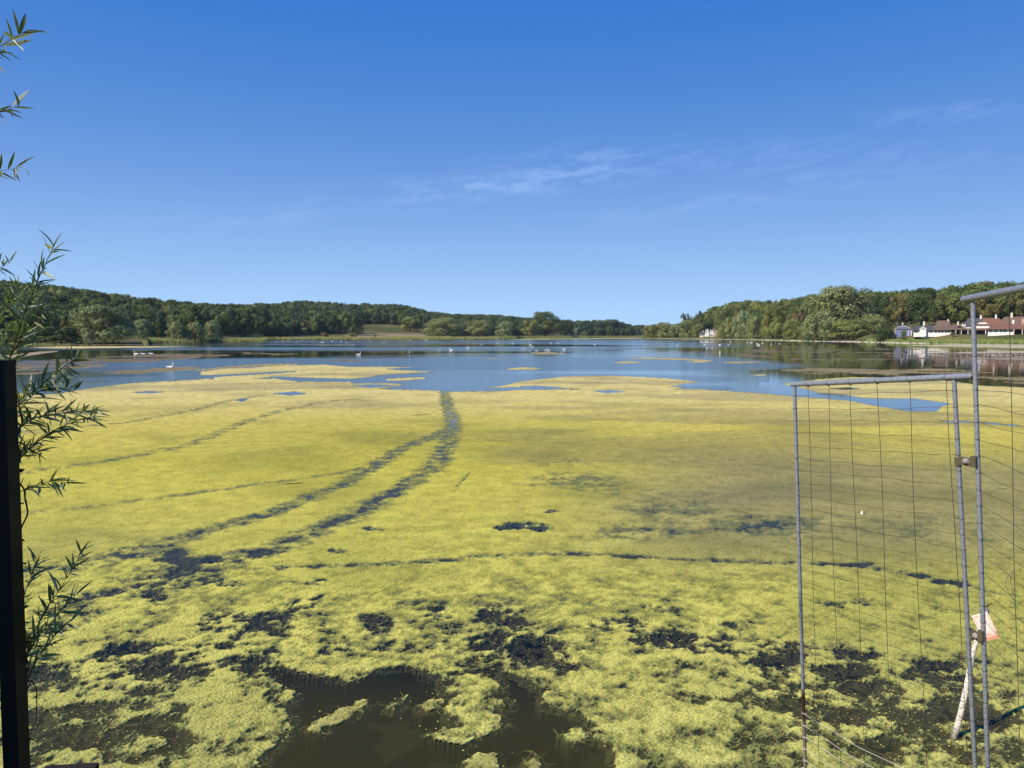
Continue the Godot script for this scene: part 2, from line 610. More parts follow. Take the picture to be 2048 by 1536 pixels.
	patch([1655, 777, 1700, 775, 1722, 778, 1690, 779.5], 3, 1)
	patch([700, 771, 750, 769, 800, 772, 740, 775], 3, 1)
	# swimming tracks
	track([888, 780, 895, 810, 905, 838, 905, 858, 892, 895, 872, 930, 835, 958, 780, 990, 715, 1024, 655, 1053, 590, 1080, 530, 1102], 0.95, 0.78)
	track([790, 982, 715, 1024, 655, 1053], 0.5, 0.95)
	track([885, 862, 860, 876, 805, 896, 760, 926, 700, 964, 640, 986, 560, 1020, 460, 1050, 350, 1082, 230, 1112, 130, 1134, 20, 1148], 0.78, 0.77)
	track([760, 926, 690, 945, 600, 959, 500, 971, 400, 986, 250, 1006, 100, 1023, 20, 1030], 0.45, 0.68)
	track([560, 1136, 640, 1134, 700, 1131, 760, 1128, 850, 1124, 940, 1117, 1000, 1113, 1080, 1109, 1150, 1108, 1240, 1113, 1330, 1117, 1450, 1122, 1560, 1127, 1660, 1129, 1720, 1133, 1800, 1146, 1880, 1163, 1960, 1180, 2060, 1196, 2200, 1210], 0.26, 0.8)
	track([30, 948, 250, 916, 380, 890, 480, 848, 560, 822, 640, 805, 740, 795], 0.9, 0.62)
	track([60, 862, 250, 846, 390, 820, 450, 803, 520, 792, 600, 786], 0.8, 0.64)
	track([440, 880, 540, 896, 640, 912, 760, 926], 0.3, 0.42)
	track([1890, 843, 1960, 845, 2048, 853, 2200, 868], 0.8, 0.9)
	track([1660, 828, 1700, 831, 1730, 834], 0.5, 0.5)
	track([1575, 803, 1572, 812, 1590, 822], 0.5, 0.4)
	track([1700, 860, 1760, 880, 1830, 888], 0.35, 0.35)
	track([940, 945, 905, 985], 0.14, 0.55)
	track([870, 1003, 905, 995], 0.14, 0.5)
	track([145, 1197, 220, 1188, 300, 1172, 360, 1150, 378, 1125, 350, 1100], 0.34, 0.6)
	track([20, 1145, 120, 1133, 230, 1115], 0.25, 0.4)
	track([560, 1165, 600, 1164, 645, 1172, 655, 1185, 630, 1200], 0.1, 0.8)
	track([180, 1315, 240, 1295, 300, 1270], 0.12, 0.8)
	# holes
	for h in [[1020, 1053, 34, 8], [1060, 1052, 44, 9], [1085, 1058, 28, 8], [1000, 1058, 18, 5], [748, 1058, 26, 6], [672, 1101, 28, 7], [1100, 1024, 22, 5], [604, 1208, 40, 15], [455, 1168, 46, 10], [640, 1160, 20, 6], [312, 1198, 36, 18], [425, 1120, 22, 9], [566, 1262, 52, 15], [760, 1252, 36, 26], [735, 1235, 30, 8], [880, 1228, 34, 14], [995, 1228, 50, 24], [1030, 1246, 34, 12], [1040, 1292, 92, 30], [1100, 1326, 62, 18], [1125, 1340, 22, 12], [450, 1248, 90, 24], [540, 1230, 70, 12], [245, 1300, 70, 12], [1230, 1250, 80, 14], [1330, 1278, 92, 20], [1440, 1275, 40, 10], [1420, 1300, 70, 14], [1710, 1300, 64, 20], [1750, 1315, 36, 10], [1570, 1322, 60, 18], [1600, 1295, 60, 12], [1885, 1348, 76, 26], [1860, 1335, 50, 12], [1720, 1365, 70, 18], [1680, 1345, 60, 16], [1770, 1380, 60, 16], [1690, 1440, 44, 20], [1600, 1465, 40, 24], [1760, 1495, 60, 26], [1900, 1480, 80, 24], [1990, 1440, 60, 30], [2030, 1395, 40, 16], [1880, 1430, 50, 16], [1950, 1360, 40, 12], [1580, 1405, 50, 16], [1890, 1165, 30, 7], [1925, 1168, 26, 8], [1840, 1152, 26, 6], [1720, 1130, 40, 6], [170, 1420, 60, 18], [90, 1360, 60, 20], [270, 1380, 70, 12], [150, 1480, 70, 26], [370, 1480, 40, 18], [300, 1455, 60, 18], [500, 1330, 80, 14], [60, 1440, 50, 30], [345, 1465, 30, 14], [690, 1300, 26, 6], [1400, 1395, 60, 14], [1450, 1250, 30, 7], [1310, 1215, 26, 5], [1680, 1210, 60, 7], [1730, 1200, 34, 6]]:
		sunk(h[0], h[1], h[2] * 1.25, h[3] * 1.4, 0.95)
	for h in [[1300, 1000, 240, 46, 0.5], [1420, 1042, 330, 46, 0.5], [1640, 1062, 340, 50, 0.5], [1260, 1070, 200, 26, 0.5], [1150, 965, 160, 30, 0.45], [1120, 920, 150, 22, 0.35], [1100, 950, 260, 40, 0.3], [1900, 980, 300, 90, 0.3], [1930, 1060, 260, 50, 0.35], [180, 1390, 360, 120, 0.75], [120, 1490, 360, 110, 0.72], [380, 1320, 250, 60, 0.8], [300, 1480, 260, 70, 0.45], [1800, 1380, 420, 130, 0.62], [1560, 1370, 200, 90, 0.45], [1900, 1460, 330, 110, 0.6], [330, 1150, 170, 60, 0.5], [450, 1125, 170, 40, 0.42], [330, 1110, 60, 26, 0.4], [140, 1240, 200, 60, 0.35], [1000, 1290, 160, 60, 0.4], [560, 1400, 120, 60, 0.4], [1450, 1290, 260, 60, 0.35]]:
		sunk(h[0], h[1], h[2], h[3], h[4])
	# the open water under the bank
	patch([525, 1332, 560, 1330, 620, 1345, 700, 1362, 740, 1342, 800, 1336, 850, 1340, 880, 1352, 900, 1358, 905, 1345, 990, 1340, 1010, 1345, 1040, 1352, 1075, 1375, 1100, 1415, 1140, 1425, 1180, 1440, 1215, 1480, 1235, 1536, 1250, 1660, 420, 1660, 480, 1560, 540, 1500, 575, 1465, 580, 1430, 560, 1415, 590, 1390, 560, 1370, 530, 1350], 60, 1)
	# scraps afloat in it
	patch([895, 1352, 935, 1342, 985, 1352, 1010, 1362, 1000, 1384, 1015, 1400, 985, 1425, 1005, 1440, 985, 1462, 950, 1470, 930, 1485, 900, 1480, 860, 1470, 885, 1458, 915, 1455, 900, 1430, 920, 1405, 890, 1380], 22, 0)
	patch([612, 1458, 650, 1440, 690, 1418, 730, 1402, 738, 1412, 700, 1435, 660, 1450, 640, 1466], 14, 0, 0.35)
	patch([765, 1418, 790, 1398, 812, 1392, 808, 1405, 795, 1425, 775, 1424], 12, 0)
	patch([1125, 1468, 1160, 1455, 1180, 1465, 1150, 1488], 14, 0)
	patch([930, 1530, 960, 1508, 990, 1505, 1000, 1525, 985, 1560, 930, 1560], 15, 0, 0.3)
	patch([1045, 1530, 1065, 1506, 1080, 1512, 1085, 1560, 1045, 1560], 14, 0, 0.5)
	patch([835, 1410, 860, 1404, 885, 1400, 870, 1416, 850, 1422], 12, 0, 0.5)
	patch([1170, 1475, 1300, 1440, 1320, 1560, 1260, 1600, 1235, 1530, 1215, 1490], 14, 0)

	var ragged := FastNoiseLite.new()
	ragged.seed = 11; ragged.frequency = 1.3; ragged.fractal_octaves = 5; ragged.fractal_gain = 0.62
	var wide := FastNoiseLite.new()
	wide.seed = 12; wide.frequency = 0.13; wide.fractal_octaves = 4
	var shreds := FastNoiseLite.new()
	shreds.seed = 16; shreds.frequency = 4.2; shreds.fractal_octaves = 5; shreds.fractal_gain = 0.72
	var lanes := FastNoiseLite.new()
	lanes.seed = 18; lanes.frequency = 0.1; lanes.fractal_octaves = 4
	var streaks := FastNoiseLite.new()
	streaks.seed = 23; streaks.frequency = 0.35; streaks.fractal_octaves = 2
	var bumps := FastNoiseLite.new()
	bumps.seed = 13; bumps.frequency = 9.0; bumps.fractal_octaves = 3
	bumps.noise_type = FastNoiseLite.TYPE_CELLULAR
	bumps.cellular_return_type = FastNoiseLite.RETURN_DISTANCE
	var grain := FastNoiseLite.new()
	grain.seed = 14; grain.frequency = 22.0; grain.fractal_octaves = 2
	var a := Acc.new()
	var total := GW * rows
	a.v.resize(total); a.n.resize(total); a.c.resize(total)
	var hts := PackedFloat32Array()
	hts.resize(total)
	for j in rows:
		var py := grow[j]
		var r0 := on_level(0, py)
		var r1 := on_level(2048, py)
		var d := -r0.z
		var near := smoothstep(960.0, 1330.0, py)
		var far := smoothstep(800.0, 760.0, py)
		var fine := smoothstep(60.0, 9.0, d)
		for i in GW:
			var at := j * GW + i
			var px := G0 + i * GDX
			var x := lerpf(r0.x, r1.x, px / 2048.0)
			var cv := cov[at]
			var h := -0.2
			var col := Color.BLACK
			if cv > -1.4:
				var rg := ragged.get_noise_2d(x, r0.z * 1.15)
				var wd := wide.get_noise_2d(x, r0.z * 1.2)
				var gr := grain.get_noise_2d(x, r0.z)
				var r2 := shreds.get_noise_2d(x, r0.z)
				var br := brown[at]
				var torn := maxf(near, maxf(0.3 * clampf(1.0 - cv, 0.0, 1.0) * smoothstep(790.0, 850.0, py), 0.9 * lace[at]))
				var s := cv * lerpf(0.9, 0.5, near) + rg * lerpf(0.3, 1.0, torn) + r2 * lerpf(0.18, 0.85, torn) + wd * 0.45 * near - 0.05 * near
				if far > 0.0:
					s += far * (rg * 0.35 + wd * 0.3)
					if br > 0.3:
						var st := wide.get_noise_2d(x * 0.22, r0.z * 0.6) + 0.35 * lanes.get_noise_2d(x * 1.2, r0.z * 2.2)
						st += 0.5 * streaks.get_noise_2d(x * 0.5, r0.z)
						s += br * (3.0 * st - lerpf(0.2, 1.0, smoothstep(1300.0, 1500.0, px)))
				h = -0.05 + 0.057 * smoothstep(-0.62, 0.18, s) + 0.007 * clampf(s, 0.0, 1.0)
				var lump := bumps.get_noise_2d(x, r0.z) + 0.6
				if h > -0.049:
					h += fine * ((0.002 + 0.005 * near) * (0.5 - lump) + (0.001 + 0.002 * near) * gr + 0.006 * near * r2)
				# colour of the weed itself: bleached where it floats dry, green and brown where it lives wet
				var top := table_colour(py)
				var east := smoothstep(950.0, 1500.0, px) * smoothstep(860.0, 960.0, py) * (1.0 - smoothstep(1060.0, 1200.0, py))
				top = top.lerp(Color(0.275, 0.24, 0.088), east * 0.88)
				var mid := exp(-pow((px - 860.0) / 420.0, 2.0) - pow((py - 885.0) / 45.0, 2.0))
				top = top.lerp(Color(0.35, 0.32, 0.04), mid * 0.7)
				var m2 := smoothstep(0.05, 0.42, wd + 0.25 * rg)
				top = top.lerp(top * 0.64 + Color(0.0, 0.012, 0.004), m2 * 0.65)
				var dry := lanes.get_noise_2d(x * 0.35, r0.z * 0.8)
				top = top.lerp(top * 0.68 + Color(0.0, 0.0, 0.022), smoothstep(0.06, 0.34, dry) * (1.0 - near) * 0.8)
				top = top.lerp(Color(0.165, 0.125, 0.066), br)
				var crust := smoothstep(-0.35, 0.3, rg * 0.8 + r2 * 0.8 + wd * 0.5)
				top = top.lerp(Color(0.15, 0.16, 0.036), (1.0 - crust) * 0.78 * near)
				top *= 1.0 + 0.3 * gr * fine + 0.36 * rg + 0.28 * r2 * lerpf(0.5, 1.0, near)
				var wet := smoothstep(lerpf(0.5, 0.3, near), 0.04, s) * (1.0 - 0.5 * br)
				col = top.lerp(Color(0.10, 0.115, 0.055).lerp(Color(0.15, 0.155, 0.06), near) if br < 0.3 else top * 0.7, wet * 0.85)
				col = col.lerp(Color(0.15, 0.145, 0.052), smoothstep(0.0, -0.042, h))
			hts[at] = h
			if d < 11.5 and h > -0.049 and h < 0.003 and px > -80 and px < 2130: rims.append(Vector3(x, h, r0.z))
			a.v[at] = Vector3(x, h, r0.z)
			a.c[at] = Color(maxf(col.r, 0.004), maxf(col.g, 0.004), maxf(col.b, 0.002))
	for j in rows:
		var ja := maxi(j - 1, 0)
		var jb := mini(j + 1, rows - 1)
		var dz := a.v[ja * GW].z - a.v[jb * GW].z
		for i in GW:
			var ia := maxi(i - 1, 0)
			var ib := mini(i + 1, GW - 1)
			var dx := a.v[j * GW + ib].x - a.v[j * GW + ia].x
			a.n[j * GW + i] = Vector3((hts[j * GW + ia] - hts[j * GW + ib]) / dx, 1.0, (hts[ja * GW + i] - hts[jb * GW + i]) / dz).normalized()
	for j in rows - 1:
		var deep := -0.047 if grow[j] > 1000.0 else -0.03
		for i in GW - 1:
			var q := j * GW + i
			if maxf(maxf(hts[q], hts[q + 1]), maxf(hts[q + GW], hts[q + GW + 1])) > deep:
				a.f.append_array([q, q + 1, q + GW, q + 1, q + GW + 1, q + GW])
	var m := coloured("algae", Color.WHITE, 0.75, 0.3)
	m.heightmap_enabled = true
	m.heightmap_texture = noise_map(15, 0.035, 4, [], 512)
	m.heightmap_scale = 1.0
	world_mapped(m, 0.8)
	make_strands()
	var o := part("floating_algae", a, m, self)
	tag(o, "mat of yellow bleached algae floating over the near half of the lake", "algae", "", "stuff")

var BLEACH := [[676.0, Color(0.58, 0.47, 0.19)], [790.0, Color(0.62, 0.51, 0.17)], [850.0, Color(0.54, 0.45, 0.085)], [930.0, Color(0.50, 0.435, 0.058)], [1020.0, Color(0.48, 0.43, 0.07)], [1150.0, Color(0.48, 0.44, 0.08)], [1300.0, Color(0.49, 0.45, 0.1)], [1536.0, Color(0.44, 0.42, 0.11)], [1660.0, Color(0.42, 0.4, 0.1)]]
func table_colour(py: float) -> Color:
	for k in range(1, BLEACH.size()):
		if py <= BLEACH[k][0]:
			return (BLEACH[k - 1][1] as Color).lerp(BLEACH[k][1], (py - BLEACH[k - 1][0]) / (BLEACH[k][0] - BLEACH[k - 1][0]))
	return BLEACH[BLEACH.size() - 1][1]

var rims := PackedVector3Array()
func make_strands() -> void:
	# stringy weed that hangs out of the mat's torn rims, and crumbs that have come loose
	var r := RandomNumberGenerator.new()
	r.seed = 19
	var a := Acc.new()
	for k in 5200:
		var p := rims[r.randi() % rims.size()]
		p.y = minf(p.y, -0.002) * r.randf_range(0.3, 1.0) + 0.004
		var turn := r.randf() * TAU
		var long := r.randf_range(0.05, 0.2)
		var pts := []
		var rad := []
		var bend := r.randf_range(-1.6, 1.6)
		for i in 5:
			pts.append(p)
			rad.append([0.0022, 0.0036, 0.0034, 0.0028, 0.001][i] * r.randf_range(0.8, 1.5))
			turn += bend * 0.45 + r.randf_range(-0.5, 0.5)
			p += Vector3(cos(turn), r.randf_range(-0.12, 0.06), sin(turn)) * long / 4.0
		var v := r.randf()
		a.tint = Color(0.13, 0.12, 0.045).lerp(Color(0.36, 0.33, 0.1), v * v)
		a.tube(pts, rad, 3, false)
	for k in 1300:
		var p := rims[r.randi() % rims.size()] + Vector3(r.randfn() * 0.1, 0, r.randfn() * 0.1)
		p.y = 0.001
		var size := r.randf_range(0.004, 0.014)
		a.tint = Color(0.4, 0.37, 0.1) * r.randf_range(0.5, 1.1)
		var ring := []
		for i in 5:
			ring.append(p + Vector3(cos(TAU * i / 5), 0, sin(TAU * i / 5)) * size * r.randf_range(0.6, 1.3))
		var top := p + Vector3(0, size * 0.6, 0)
		for i in 5: a.tri(ring[i], ring[(i + 1) % 5], top, Vector3.UP)
	var o := part("weed_strands", a, coloured("weed", Color.WHITE, 0.7, 0.4), self)
	tag(o, "loose strings and crumbs of weed along the torn rims of the near mat", "weed", "", "stuff")

# ---------------------------------------------------------------- trees
# A crown fills x and z from -0.5 to 0.5 and y from 0 to 1; the tree is scaled to its own width and height.
func leaf_mat(key: String, col: Color) -> StandardMaterial3D:
	if not mats.has(key):
		var m := coloured(key, (col * 2.0).linear_to_srgb(), 0.65, 0.3)
		m.backlight_enabled = true
		m.backlight = Color(0.7, 0.7, 0.7)
	return mats[key]

func crown(sd: int, kind: String, count: int, size: float) -> Acc:
	var r := RandomNumberGenerator.new()
	r.seed = sd
	var a := Acc.new()
	var lobes := []
	var n_lobes: int = {"dome": 60, "oak": 34, "tall": 34, "bush": 16, "loose": 26}[kind]
	for k in n_lobes:
		var y := r.randf()
		var half: float
		var rad: float
		match kind:
			"dome":
				y = pow(y, 0.75) * 0.92
				half = 0.46 * sqrt(maxf(0.0, 1.0 - pow(y, 2.6))) * lerpf(0.86, 1.0, smoothstep(0.0, 0.3, y))
				rad = r.randf_range(0.09, 0.15)
			"oak":
				y = 0.16 + 0.78 * y
				half = 0.42 * sqrt(maxf(0.02, 1.0 - pow((y - 0.5) / 0.52, 2.0)))
				rad = r.randf_range(0.1, 0.17)
			"tall":
				y = 0.1 + 0.86 * y
				half = 0.4 * pow(maxf(0.0, 1.0 - y), 0.55) * smoothstep(-0.1, 0.3, y)
				rad = r.randf_range(0.1, 0.16)
			"loose":
				y = 0.25 + 0.7 * y
				half = 0.44 * sqrt(maxf(0.02, 1.0 - pow((y - 0.58) / 0.45, 2.0)))
				rad = r.randf_range(0.07, 0.13)
			_:
				y = 0.85 * y
				half = 0.4 * sqrt(maxf(0.0, 1.0 - y * y))
				rad = r.randf_range(0.15, 0.22)
		var turn := r.randf() * TAU
		var out := half * pow(r.randf(), 0.35)
		lobes.append([Vector3(cos(turn) * out, minf(y, 0.98 - rad * 0.75), sin(turn) * out), rad, r.randf_range(0.78, 1.2), r.randf_range(-0.1, 0.12)])
	for k in count:
		var l: Array = lobes[r.randi() % n_lobes]
		var dir := Vector3(r.randfn(), r.randfn() + 0.35, r.randfn()).normalized()
		var c: Vector3 = l[0]
		var stretch := Vector3(1, 1.0 if kind != "dome" else 1.15, 1)
		var p: Vector3 = c + dir * stretch * float(l[1]) * (0.62 + 0.5 * pow(r.randf(), 0.7))
		if p.y < 0.01: p.y = r.randf() * 0.05
		var flat := Vector3(c.x, (c.y - 0.45) * 0.8, c.z)
		var nrm := (dir * 0.8 + flat * 0.9 + Vector3(r.randfn(), r.randfn(), r.randfn()) * 0.25).normalized()
		var up := Vector3(r.randfn() * 0.6, 1.0 if kind == "dome" else r.randfn(), r.randfn() * 0.6)
		var s := size * r.randf_range(0.55, 1.25)
		var e := nrm.cross(up).normalized() * s * (0.55 if kind == "dome" else 0.85)
		var g := e.cross(nrm).normalized() * s * (1.35 if kind == "dome" else 0.9)
		var v := float(l[2]) * r.randf_range(0.7, 1.3)
		var warm := float(l[3])
		v *= 0.5
		a.tint = Color(v * (1.0 + warm), v, v * (1.0 - warm * 0.6))
		var soft := (nrm + dir * 0.3).normalized()
		a.tri_n(p - e * 0.5 - g * 0.15, p + e * r.randf_range(-0.2, 0.3) - g * 0.6, p + e * 0.55 + g * r.randf_range(-0.1, 0.3), soft, soft, soft)
		a.tri_n(p - e * 0.5 - g * 0.15, p + e * 0.55 + g * 0.1, p + e * r.randf_range(-0.3, 0.3) + g * 0.65, soft, soft, soft)
	return a

func trunk(sd: int, kind: String) -> Acc:
	var r := RandomNumberGenerator.new()
	r.seed = sd
	var a := Acc.new()
	a.tint = Color(0.09, 0.075, 0.055)
	var t := 0.032 if kind != "bush" else 0.02
	a.tube([Vector3(0, -0.06, 0), Vector3(0.004, 0.12, 0), Vector3(-0.006, 0.4, 0.01), Vector3(0, 0.78, 0)], [t * 1.3, t, t * 0.75, t * 0.2], 7)
	for k in 7:
		var y := r.randf_range(0.14, 0.6)
		var turn := k * 2.4 + r.randf()
		var o := Vector3(cos(turn), 0, sin(turn)) * r.randf_range(0.2, 0.34)
		a.tube([Vector3(0, y, 0), Vector3(o.x * 0.5, y + 0.07, o.z * 0.5), Vector3(o.x, y + 0.22, o.z)], [t * 0.5, t * 0.33, t * 0.1], 5, false)
	return a

var protos := {}
func proto(kind: String) -> Dictionary:
	if not protos.has(kind):
		var spec: Array = {"dome": [5000, 0.042], "grand": [14000, 0.028], "oak": [3200, 0.05], "tall": [3000, 0.05], "bush": [1500, 0.075], "loose": [1900, 0.05]}[kind]
		var shape := "dome" if kind == "grand" else kind
		var list := []
		for k in 3:
			list.append(crown(100 + k * 17 + kind.hash() % 97, shape, spec[0], spec[1]).mesh())
		protos[kind] = {"crowns": list, "trunk": trunk(7 + kind.hash() % 51, shape).mesh(coloured("bark", Color.WHITE, 0.95, 0.2))}
	return protos[kind]

const LEAF := {
	"pale": Color(0.245, 0.285, 0.105),
	"willow": Color(0.259, 0.294, 0.102), "grey": Color(0.262, 0.318, 0.137), "dark": Color(0.070, 0.105, 0.028), "green": Color(0.134, 0.180, 0.047),
	"olive": Color(0.222, 0.250, 0.063), "brown": Color(0.175, 0.161, 0.055), "rust": Color(0.210, 0.161, 0.076), "blue": Color(0.084, 0.124, 0.052),
}

var tree_no := 0
func tree(kind: String, leaf: String, px: float, wide_px: float, top: float, d: float, label: String, group := "") -> Node3D:
	# a tree that stands d metres off under picture column px, wide_px wide, its top at picture row top
	tree_no += 1
	var at := on_land(px, d)
	var high := at_far(px, top, d).y - at.y
	var wide := wide_px / FOCAL * d
	var called := "willow_tree" if leaf in ["willow", "grey", "pale"] and kind != "bush" else "shrub" if kind == "bush" else "tree"
	var o := thing(called, label, "shrub" if kind == "bush" else "tree", at, fmod(tree_no * 2.399, TAU), group)
	var p := proto(kind)
	var c := part_mesh("crown", p.crowns[tree_no % 3], o)
	c.material_override = leaf_mat("leaves " + leaf, LEAF[leaf])
	c.scale = Vector3(wide, high, wide)
	var t := part_mesh("trunk", p.trunk, o)
	t.scale = c.scale
	return o

func woods(called: String, label: String, k0: float, k1: float, near: Callable, far: Callable, gap: float, sd: int, leaves: Array, tall := [10.0, 17.0]) -> void:
	# a wood that reads as one mass: many crowns on the slope
	var r := RandomNumberGenerator.new()
	r.seed = sd
	var spots := []
	var u0 := (k0 - 1024.0) * cp / FOCAL
	var u1 := (k1 - 1024.0) * cp / FOCAL
	var d := 200.0
	while d < 1700.0:
		var x := u0 * d
		while x < u1 * d:
			var u := (x + r.randf_range(-0.4, 0.4) * gap) / d
			var k := key_of(u)
			var dd := d + r.randf_range(-0.45, 0.45) * gap
			if dd > float(near.call(k)) and dd < float(far.call(k)):
				spots.append(Vector3(u * dd, land(u, dd) - 1.0, -dd))
			x += gap
		d += gap
	var root := thing(called, label, "woods")
	root.set_meta("kind", "stuff")
	var p := proto("oak")
	var q := proto("tall")
	for g in 4:
		var mm := MultiMesh.new()
		mm.transform_format = MultiMesh.TRANSFORM_3D
		mm.use_colors = true
		mm.mesh = [p.crowns[0], p.crowns[1], p.crowns[2], q.crowns[1]][g]
		var mine := []
		for i in spots.size():
			if i % 7 in [[0, 4], [1, 5], [2, 6], [3]][g]: mine.append(spots[i])
		mm.instance_count = mine.size()
		for i in mine.size():
			var h := r.randf_range(tall[0], tall[1])
			var w := h * r.randf_range(0.65, 0.95)
			mm.set_instance_transform(i, Transform3D(Basis(Vector3.UP, r.randf() * TAU) * Basis.from_scale(Vector3(w, h, w)), mine[i]))
			var c: Color = LEAF[leaves[r.randi() % leaves.size()]]
			var v := r.randf_range(0.8, 1.2)
			mm.set_instance_color(i, Color(c.r * v, c.g * v, c.b * v).linear_to_srgb())
		var o := MultiMeshInstance3D.new()
		o.name = "crowns" if g == 0 else "crowns_%03d" % g
		o.multimesh = mm
		o.material_override = leaf_mat("leaves of the woods", Color(1.0, 1.0, 1.0))
		o.set_meta("kind", "stuff")
		root.add_child(o)

func make_trees() -> void:
	# left shore
	tree("bush", "green", 8, 90, 652, 302, "dark bush at the water's edge behind the green fence post")
	tree("bush", "green", 62, 96, 656, 306, "low dark bush on the left shore, second from the fence post")
	tree("bush", "dark", 122, 84, 650, 308, "dark bush against the left flank of the big pale willow")
	tree("grand", "pale", 207, 132, 613, 318, "huge domed willow, the biggest tree on the left shore")
	tree("bush", "grey", 177, 24, 664, 301, "small pale bush at the foot of the big left willow")
	tree("dome", "grey", 286, 38, 639, 402, "pale willow just right of the huge domed willow")
	tree("tall", "dark", 321, 30, 634, 412, "narrow dark tree between two pale round willows")
	tree("dome", "willow", 354, 44, 643, 402, "first of three round pale bushes in a row, widest of them")
	tree("dome", "willow", 391, 40, 645, 408, "middle one of three round pale bushes on the left shore")
	tree("dome", "grey", 427, 38, 642, 420, "last of three round pale bushes, next to the reed bed")
	tree("oak", "dark", 399, 56, 609, 480, "tall dark tree rising behind three round pale bushes")
	var n := 0
	for t in [[20, 84, 612], [85, 76, 618], [150, 70, 608], [255, 64, 622], [310, 56, 618], [350, 52, 622], [440, 44, 622], [466, 44, 618], [492, 40, 620]]:
		n += 1
		tree("oak" if n % 3 else "tall", ["dark", "green", "blue"][n % 3], t[0], t[1], t[2], 500 + (n * 37) % 60, "dark wood tree " + ["right above the green fence post", "behind the tip of the tallest willow shoot", "above the left shoulder of the huge domed willow", "above the right shoulder of the huge domed willow", "above the gap between two pale round willows", "above the first of three round pale bushes", "above the last of three round pale bushes", "above the left end of the reed bed", "above the right end of the reed bed"][n - 1], "front trees of the left wood")
	# middle of the far shore
	tree("oak", "dark", 512, 56, 613, 640, "tall near-black tree where the wood meets the far reed line")
	tree("bush", "dark", 536, 24, 648, 660, "small dark tree at the front beside the near-black one")
	tree("tall", "green", 553, 34, 630, 700, "green tree between the near-black tree and the brown trees")
	tree("loose", "brown", 578, 42, 641, 720, "brownest tree of the far shore, its leaves turning")
	tree("loose", "olive", 615, 40, 640, 735, "olive brown tree right of the brownest one on the far shore")
	tree("oak", "green", 640, 40, 627, 770, "broad green tree behind the olive brown one")
	tree("tall", "dark", 668, 34, 630, 775, "narrow dark tree with a pale stem beside it")
	tree("oak", "green", 692, 40, 624, 780, "tall green tree left of the dark pointed tree by the meadow")
	tree("tall", "dark", 714, 38, 623, 760, "dark pointed tree at the left end of the dry meadow")
	tree("bush", "olive", 706, 18, 665, 700, "small round bush on the far bank left of the dry meadow")
	tree("bush", "rust", 649, 18, 663, 712, "small reddish bush on the far bank")
	tree("tall", "dark", 751, 7, 669, 706, "tiny lone tree in front of the dry meadow")
	tree("oak", "green", 747, 46, 637, 930, "round tree behind the left half of the dry meadow")
	tree("oak", "blue", 785, 46, 645, 940, "dark round tree behind the right half of the dry meadow")
	tree("oak", "olive", 820, 48, 633, 850, "olive tree left of the two broad pale willows")
	tree("grand", "willow", 886, 84, 636, 745, "left one of two broad pale willows on the far shore")
	tree("grand", "willow", 957, 74, 641, 765, "right one of two broad pale willows on the far shore")
	tree("dome", "grey", 1010, 40, 642, 790, "grey willow between the two broad ones and the highest tree")
	tree("oak", "olive", 1060, 36, 640, 905, "olive tree leaning on the highest tree of the far shore")
	tree("grand", "green", 1090, 72, 624, 930, "highest tree of the far shore, a dark green dome")
	tree("oak", "dark", 1130, 40, 639, 960, "dark tree on the right shoulder of the highest tree")
	tree("dome", "grey", 1150, 19, 656, 1190, "small pale willow at the mouth of the far inlet")
	tree("bush", "green", 1166, 26, 660, 1190, "low green bush right of the small pale willow in the inlet")
	n = 0
	for t in [[1172, 34, 642], [1196, 40, 643], [1220, 44, 639], [1243, 36, 644], [1262, 34, 651], [1280, 30, 650]]:
		n += 1
		tree("oak", ["blue", "dark"][n % 2], t[0], t[1], t[2], 1230 + n * 9, "hazy inlet tree, " + ["right behind its low green bush", "second from its low green bush", "tallest of its round row", "right of the tallest of its round row", "low one before the sky gap", "last before the right point's willows"][n - 1], "trees round the end of the inlet")
	# right shore, from the point inwards
	tree("dome", "olive", 1299, 34, 650, 872, "first willow on the right point, nearest the inlet")
	tree("dome", "willow", 1328, 38, 645, 850, "second willow along the right point")
	tree("dome", "grey", 1352, 30, 648, 815, "third willow along the right point, slimmer and grey")
	tree("loose", "dark", 1371, 24, 622, 860, "tall thin-crowned tree sticking up over the right point")
	tree("dome", "willow", 1374, 36, 640, 790, "broad willow under the thin-crowned tree")
	tree("loose", "dark", 1398, 25, 622, 830, "second thin-crowned dark tree left of the wooded slope")
	tree("dome", "olive", 1396, 26, 648, 735, "olive willow beside the white lakeside house")
	tree("oak", "dark", 1412, 36, 636, 800, "dark tree right behind the white lakeside house")
	tree("dome", "willow", 1450, 40, 644, 660, "low willow hiding the right end of the white lakeside house")
	tree("dome", "grey", 1484, 46, 621, 655, "high grey willow right of the white lakeside house")
	tree("dome", "willow", 1508, 36, 633, 620, "round willow between the high grey one and the wide olive one")
	tree("grand", "olive", 1546, 58, 610, 610, "wide olive willow left of the reddish tree")
	tree("loose", "rust", 1592, 42, 620, 560, "reddish withering tree beside the giant willow")
	tree("dome", "olive", 1584, 44, 640, 535, "low olive bush under the reddish tree")
	tree("grand", "pale", 1683, 168, 575, 505, "giant willow, the largest crown of the right shore")
	tree("dome", "pale", 1632, 62, 628, 482, "dark willow at the left foot of the giant one")
	tree("dome", "olive", 1700, 84, 640, 462, "wide olive willow at the water in front of the giant one")
	tree("dome", "pale", 1742, 50, 632, 470, "willow at the right foot of the giant one by the reeds")
	tree("oak", "dark", 1764, 52, 588, 520, "dark oak rising behind the giant willow's right side")
	tree("loose", "brown", 1798, 50, 590, 490, "brown tree above the blue house")
	tree("oak", "dark", 1842, 64, 577, 450, "big dark oak standing right of the blue house")
	tree("oak", "olive", 1882, 46, 600, 470, "olive tree behind the roof of the long white bungalow")
